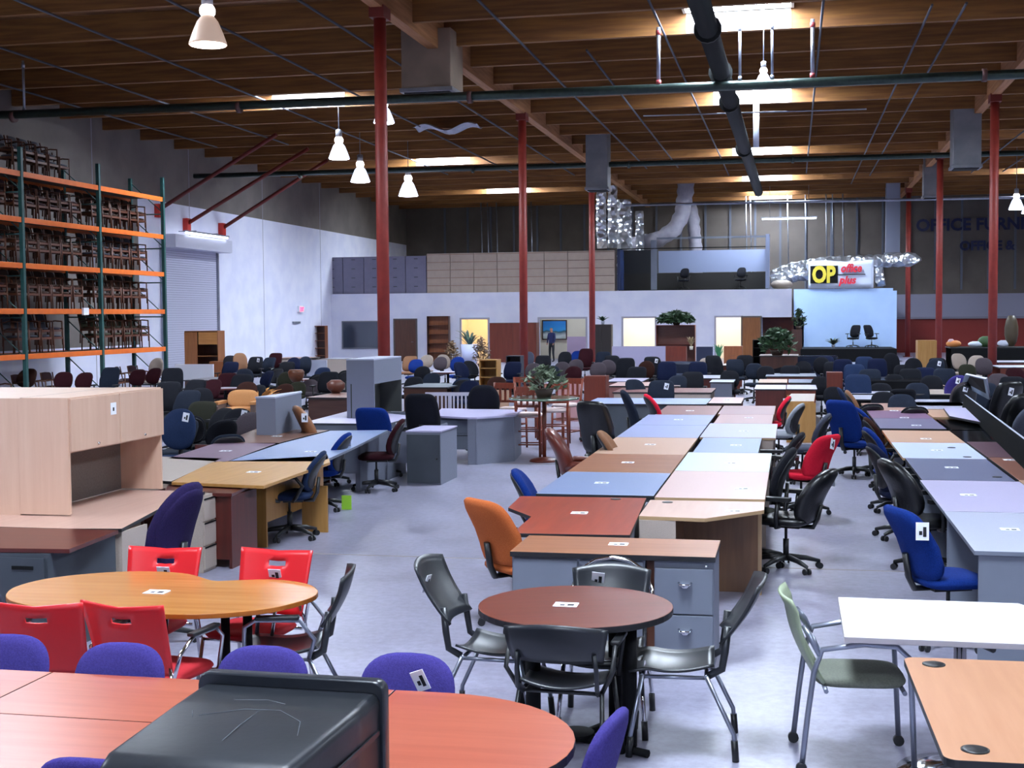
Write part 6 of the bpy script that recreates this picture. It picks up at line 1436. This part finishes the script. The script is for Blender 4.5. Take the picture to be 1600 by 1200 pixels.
# ------------------------------------------------ crowd of far chairs: px, py of the back's top, height, colour, kind, turn, label
FAR = [
 (252, 598, 1.10, 'black', 'exec', 3.30, 'black high-back chair against the right edge of the maple hutch, rear one'),
 (272, 612, 1.05, 'dusk', 'exec', 2.90, 'dark high-back chair behind the slate blue chair'),
 (306, 608, 1.00, 'black', 'mid', 3.40, 'black swivel chair left of the brown-grey round table'),
 (318, 594, 1.00, 'maroon', 'task', 3.00, 'maroon chair left of the dark maroon square back'),
 (298, 630, 0.95, 'olive', 'exec', 3.10, 'olive dark chair left of the peach lounge chair'),
 (322, 640, 0.90, 'black', 'task', 2.70, 'black low chair touching the left side of the peach lounge chair'),
 (345, 676, 0.85, 'dusk', 'task', 0.60, 'dusky low chair just behind the mauve topped desk'),
 (378, 598, 1.00, 'brown', 'oval', 3.30, 'brown round-back chair right of the brown-grey round table'),
 (385, 607, 0.90, 'black', 'task', 2.80, 'black chair behind the orange dried palm'),
 (368, 586, 1.00, 'black', 'exec', 3.20, 'black chair behind the brown-grey round table, right'),
 (357, 556, 1.10, 'black', 'task', 3.50, 'small black chair in the far left crowd next to the low tan cabinet'),
 (440, 566, 1.00, 'black', 'exec', 3.10, 'black chair right of the maroon back, far left crowd'),
 (484, 584, 0.90, 'black', 'task', 0.90, 'black low chair under the pale grey board'),
 (548, 568, 1.00, 'dusk', 'exec', 3.10, 'dusky chair peeking at the left edge of the tall grey hutch'),
 (668, 584, 0.90, 'dusk', 'task', 3.10, 'dusky low chair under the white oval table'),
 (772, 590, 0.90, 'brown', 'task', 3.20, 'brown chair beside the tan upright screen'),
 (795, 566, 1.00, 'navy', 'exec', 3.00, 'navy chair before the blue-black layered shelf unit'),
 (846, 556, 1.05, 'black', 'exec', 3.20, 'black chair left of the pale pink screen group'),
 (858, 572, 1.00, 'dusk', 'oval', 3.10, 'dusky round chair back above the variegated plant'),
 (990, 574, 1.00, 'black', 'exec', 3.00, 'black chair between the brown round back and the white board'),
 (1052, 588, 0.95, 'dusk', 'task', 2.90, 'dusky low chair behind the square blue-grey back'),
 (1090, 566, 1.00, 'navy', 'exec', 3.20, 'navy chair right end of the dark blue sofa'),
 (1140, 580, 0.95, 'black', 'task', 3.20, 'black chair right behind the long white topped table'),
 (1150, 562, 1.00, 'dusk', 'exec', 3.30, 'dusky chair between the mahogany desk and the black chair'),
 (1195, 573, 0.95, 'black', 'task', 3.10, 'black low chair left of the dusky long table'),
 (1232, 572, 0.95, 'black', 'exec', 3.00, 'black chair before the wrapped sofa, left'),
 (1302, 566, 1.00, 'black', 'exec', 3.10, 'black chair behind the narrow mahogany cabinet'),
 (1310, 606, 0.90, 'black', 'oval', 3.40, 'black round-back chair at the left of the white tables'),
 (1360, 578, 1.00, 'dusk', 'exec', 3.10, 'dusky chair behind the black bench desk, left'),
 (1400, 586, 0.90, 'black', 'task', 3.20, 'black low chair touching the black bench desk'),
 (1424, 578, 1.00, 'black', 'exec', 3.10, 'black chair behind the black bench desk, right'),
 (1403, 606, 0.95, 'black', 'exec', 0.20, 'black chair between the farther white tables'),
 (1352, 629, 0.85, 'black', 'task', 0.30, 'black low chair at the left foot of the white tables'),
 (1425, 633, 0.85, 'black', 'task', 0.10, 'black low chair at the right foot of the white tables'),
 (1455, 588, 1.00, 'black', 'mid', 3.00, 'black swivel chair left of the violet chair'),
 (1478, 577, 1.00, 'dusk', 'exec', 3.10, 'dusky chair behind the violet chair'),
 (1470, 560, 1.00, 'black', 'exec', 3.30, 'black chair at the left end of the black counter'),
 (1520, 590, 0.95, 'black', 'exec', 3.00, 'black chair behind the pale blue board'),
 (1540, 600, 1.00, 'dusk', 'exec', 3.10, 'dusky chair left of the thick right column base'),
 (1586, 590, 1.00, 'black', 'exec', 3.10, 'black chair right of the thick right column base'),

 (345, 586, 1.0, 'maroon', 'exec', PI, 'dark maroon square chair back behind the round brown-grey table'),
 (263, 576, 1.15, 'black', 'exec', PI+.3, 'black chair at the right end of the racks, behind the maple hutch'),
 (285, 600, 1.1, 'black', 'exec', PI-.3, 'black chair behind the maple hutch, next to the grey cluttered table'),
 (267, 642, 1.1, 'slate', 'oval', PI+.2, 'slate blue chair with a tag just right of the maple hutch'),
 (262, 668, .9, 'dusk', 'task', PI-.4, 'dark chair low at the right of the maple hutch'),
 (292, 655, .95, 'black', 'task', .4, 'black chair between the slate blue chair and the small pale table'),
 (330, 660, .95, 'black', 'oval', .9, 'black chair in front of the peach lounge chair, left'),
 (362, 641, .95, 'black', 'oval', PI+.2, 'black chair with a white tag in front of the peach lounge chair'),
 (376, 662, .95, 'taupe', 'task', PI, 'brown-grey rectangular chair back before the short grey hutch'),
 (318, 676, .85, 'black', 'task', 1.2, 'low black chair in front of the small pale round table'),
 (120, 583, 1.0, 'maroon', 'task', PI, 'dark maroon chair back above the maple hutch, right one'),
 (92, 583, 1.0, 'maroon', 'task', PI+.3, 'dark maroon chair back above the maple hutch, left one'),
 (160, 575, 1.1, 'dusk', 'exec', PI, 'plastic wrapped dark chair above the maple hutch'),
 (205, 578, 1.0, 'maroon', 'task', PI, 'maroon chair back under the right rack bay, left one'),
 (228, 578, 1.0, 'maroon', 'task', PI-.2, 'maroon chair back under the right rack bay, right one'),
 (30, 577, 1.0, 'brown', 'leather', PI, 'brown armchair above the left end of the maple hutch'),
 (236, 560, 1.15, 'cream', 'oval', PI, 'cream round chair back under the right end of the lowest beam'),
 (352, 566, 1.0, 'navy', 'exec', PI, 'navy chair back left of the tan back, far left crowd'),
 (374, 552, 1.2, 'tan', 'task', PI+.5, 'tan upright chair back in the far left crowd'),
 (392, 559, 1.05, 'black', 'exec', PI, 'black chair with a tag right of the tan upright back'),
 (410, 561, 1.0, 'dusk', 'exec', PI-.3, 'dark grey-blue chair in the far left crowd, centre'),
 (424, 552, 1.05, 'maroon', 'exec', PI, 'maroon chair back before the tan work table'),
 (383, 577, .95, 'dusk', 'task', PI+.6, 'low dark chair in the far left crowd, left front'),
 (402, 580, .95, 'navy', 'task', PI-.6, 'low navy chair in the far left crowd, centre front'),
 (420, 574, 1.0, 'black', 'task', 1.0, 'black chair with a blue-white tag in the far left crowd'),
 (440, 582, .95, 'olive', 'task', PI, 'olive chair back before the pinkish round table'),
 (452, 559, 1.1, 'navy', 'oval', PI, 'navy round-back chair behind the orange basket, left'),
 (470, 558, 1.1, 'dusk', 'oval', PI, 'dark round-back chair behind the orange basket, right'),
 (497, 575, .95, 'slate', 'task', PI, 'slate blue chair before the pale grey board'),
 (505, 582, 1.0, 'black', 'exec', PI, 'black chair before the beige screen, left one'),
 (530, 578, 1.0, 'black', 'task', .8, 'black chair before the beige screen, right one'),
 (436, 601, .8, 'brown', 'oval', PI, 'brown stool-like chair before the pinkish round table, left'),
 (456, 600, .8, 'olive', 'oval', PI, 'olive stool-like chair before the pinkish round table, middle'),
 (476, 599, .8, 'taupe', 'oval', PI, 'taupe stool-like chair before the pinkish round table, right'),
 (636, 557, 1.0, 'tan', 'exec', PI, 'tan chair back just right of the tall grey hutch'),
 (645, 562, 1.0, 'blue', 'task', PI, 'blue chair back just right of the tall grey hutch'),
 (663, 555, 1.0, 'cream', 'oval', PI, 'cream round chair back between the blue chair backs'),
 (684, 558, 1.0, 'taupe', 'oval', PI, 'taupe chair back right of the cream one'),
 (694, 556, 1.05, 'cream', 'oval', PI+.5, 'second cream chair back before the blue one'),
 (711, 558, 1.05, 'blue', 'oval', PI, 'bright blue chair back behind the white oval table'),
 (655, 573, .95, 'black', 'oval', PI, 'black chair back before the white oval table'),
 (727, 566, 1.05, 'navy', 'mid', PI+.9, 'navy swivel chair right of the white oval table, left one'),
 (742, 564, 1.05, 'black', 'mid', PI+.9, 'black swivel chair right of the white oval table, right one'),
 (640, 590, .9, 'black', 'task', PI, 'black chair at the left end of the dark conference table'),
 (712, 590, .9, 'slate', 'task', .7, 'slate chair at the right end of the dark conference table'),
 (728, 596, .9, 'navy', 'task', PI, 'navy low chair before the navy swivel pair'),
 (822, 550, 1.05, 'grey', 'oval', PI, 'grey round chair back just right of the second red column, upper'),
 (830, 568, 1.0, 'taupe', 'oval', PI, 'taupe chair back just right of the second red column, lower'),
 (875, 566, 1.0, 'taupe', 'oval', PI, 'taupe round chair back behind the rosy screen, left'),
 (893, 573, .95, 'maroon', 'oval', PI, 'maroon round chair back behind the rosy screen'),
 (897, 562, 1.0, 'taupe', 'oval', PI, 'taupe round chair back behind the maroon one'),
 (932, 567, 1.0, 'taupe', 'oval', PI, 'grey-brown round chair back behind the mahogany box, left'),
 (950, 563, 1.0, 'taupe', 'oval', PI+.2, 'grey-brown round chair back behind the mahogany box, right'),
 (913, 545, 1.15, 'maroon', 'exec', PI, 'dark red chair below the tall black-brown cabinet'),
 (940, 550, 1.1, 'dusk', 'exec', PI, 'dark green-grey chair below the tall black-brown cabinet'),
 (880, 550, 1.1, 'black', 'task', PI, 'black chair before the pale pink desk screen'),
 (900, 549, 1.05, 'blue', 'task', PI, 'royal blue chair below the pale pink desk screen'),
 (962, 556, 1.1, 'black', 'exec', PI+.5, 'black chair left of the lilac white board'),
 (975, 560, 1.15, 'black', 'exec', PI, 'black chair before the lilac white board'),
 (1008, 566, 1.05, 'brown', 'oval', PI, 'brown round-back chair before the dark blue sofa'),
 (1022, 558, 1.1, 'black', 'exec', PI+.3, 'black chair with a tag before the low red cabinet'),
 (1040, 566, 1.05, 'navy', 'exec', PI, 'navy chair back left of the dark blue sofa'),
 (1103, 560, 1.0, 'cream', 'task', PI, 'cream chair seat tilted up beside the dark panel'),
 (1122, 556, 1.15, 'black', 'exec', PI+.5, 'black chair with a chrome glint before the mahogany cabinet'),
 (1163, 556, 1.1, 'black', 'exec', PI, 'black chair left of the mahogany reception desk'),
 (1178, 570, 1.0, 'dusk', 'task', PI, 'dark chair before the mahogany reception desk'),
 (1030, 596, 1.05, 'dusk', 'exec', PI, 'dark blue-grey square chair back with a tag before the long pale blue table'),
 (1000, 594, .95, 'dusk', 'task', PI+.6, 'dark chair with arms at the left of the square blue-grey back'),
 (1080, 585, 1.0, 'black', 'exec', PI, 'black chair back before the long white topped table'),
 (1208, 562, 1.0, 'black', 'exec', PI, 'black chair left of the plastic wrapped sofa'),
 (1255, 565, .95, 'black', 'oval', PI, 'black round-back chair at the left of the narrow mahogany cabinet'),
 (1284, 560, 1.05, 'black', 'oval', PI, 'black round chair back at the right of the wrapped sofa'),
 (1284, 590, .9, 'black', 'task', PI, 'black chair with bright arm glints at the far end of the aisle'),
 (1318, 562, 1.1, 'navy', 'exec', PI, 'navy chair back beyond the narrow mahogany cabinet, left'),
 (1336, 570, 1.05, 'slate', 'exec', PI, 'slate blue big chair back beyond the narrow mahogany cabinet'),
 (1352, 558, 1.1, 'slate', 'exec', PI, 'slate chair back with shiny wrap, far right crowd'),
 (1372, 561, 1.1, 'navy', 'exec', PI, 'navy chair back left of the first round black back'),
 (1394, 552, 1.2, 'black', 'oval', PI, 'black round chair back, left one of the two above the black bench'),
 (1429, 560, 1.15, 'black', 'oval', PI, 'black round chair back, right one of the two above the black bench'),
 (1458, 561, 1.15, 'dusk', 'mid', PI-.4, 'dark blue-grey chair with a tag right of the round black backs'),
 (1412, 572, .95, 'black', 'task', PI, 'low black chair between the two round black backs'),
 (1342, 590, 1.1, 'slate', 'exec', PI, 'slate chair back left of the black bench desk'),
 (1290, 557, 1.05, 'navy', 'exec', PI, 'navy chair directly behind the round black one'),
 (1504, 553, 1.05, 'cream', 'task', PI+.3, 'cream chair before the black counter, left one'),
 (1524, 556, 1.05, 'cream', 'task', PI-.3, 'cream chair before the black counter, right one'),
 (1514, 570, .9, 'olive', 'task', PI, 'olive low chair before the black counter'),
 (1540, 560, 1.05, 'taupe', 'task', PI, 'taupe chair just left of the thick right column'),
 (1565, 585, 1.0, 'taupe', 'task', PI, 'taupe chair just right of the thick right column'),
 (1590, 575, .95, 'maroon', 'task', PI, 'dark red chair under the white tables at the right edge'),
 (1448, 577, 1.0, 'navy', 'exec', PI, 'navy chair at the right end of the black bench desk'),
 (1378, 604, .9, 'black', 'task', PI, 'black chair before the black bench desk, left'),
 (1436, 600, .95, 'dusk', 'task', PI, 'dark chair before the black bench desk, right'),
 (1412, 622, .95, 'dusk', 'task', PI, 'dark chair between the two nearer white tables'),
 (1385, 628, .9, 'black', 'task', PI, 'black chair in front of the nearer white table on the left'),
]
SPOT = [(o.location.x, o.location.y) for o in bpy.data.objects if o.parent is None and o.name.startswith(('office_chair', 'bar_chair', 'steel_column'))]
for i, (px, py, z, c, kind, rz, lab) in enumerate(FAR):
    x, y = P(px, py, z)
    for _ in range(8):
        if y > 63.5: y = 63.5
        x = PY(px, py, y)[0]
        if all(math.hypot(x-a, y-b_) > .62 for a, b_ in SPOT): break
        y += .3
    SPOT.append((x, y))
    arms = 't' if kind in ('exec', 'mid') else None
    office_chair(c, kind, arms, lab, None, (x, y+.1, 0), rz, card=(3 if 'tag' in lab else 0), top=z)
# display chairs on the platform
for px, py, rz, lab in ((1333, 508, PI-.5, 'black swivel chair on the display platform, left one'), (1362, 521, PI+.6, 'black swivel chair on the display platform, right one')):
    x = PY(px, py, YW-1.6)[0]; office_chair('black', 'exec', 't', lab, None, (x, YW-1.6, .62), rz, top=1.1)
plant('small plant at the left end of the display platform', (PY(1302, 530, YW-2)[0], YW-2, .62), .7, .5, c=('#2c3a30', '#4a5a48'), n=40)
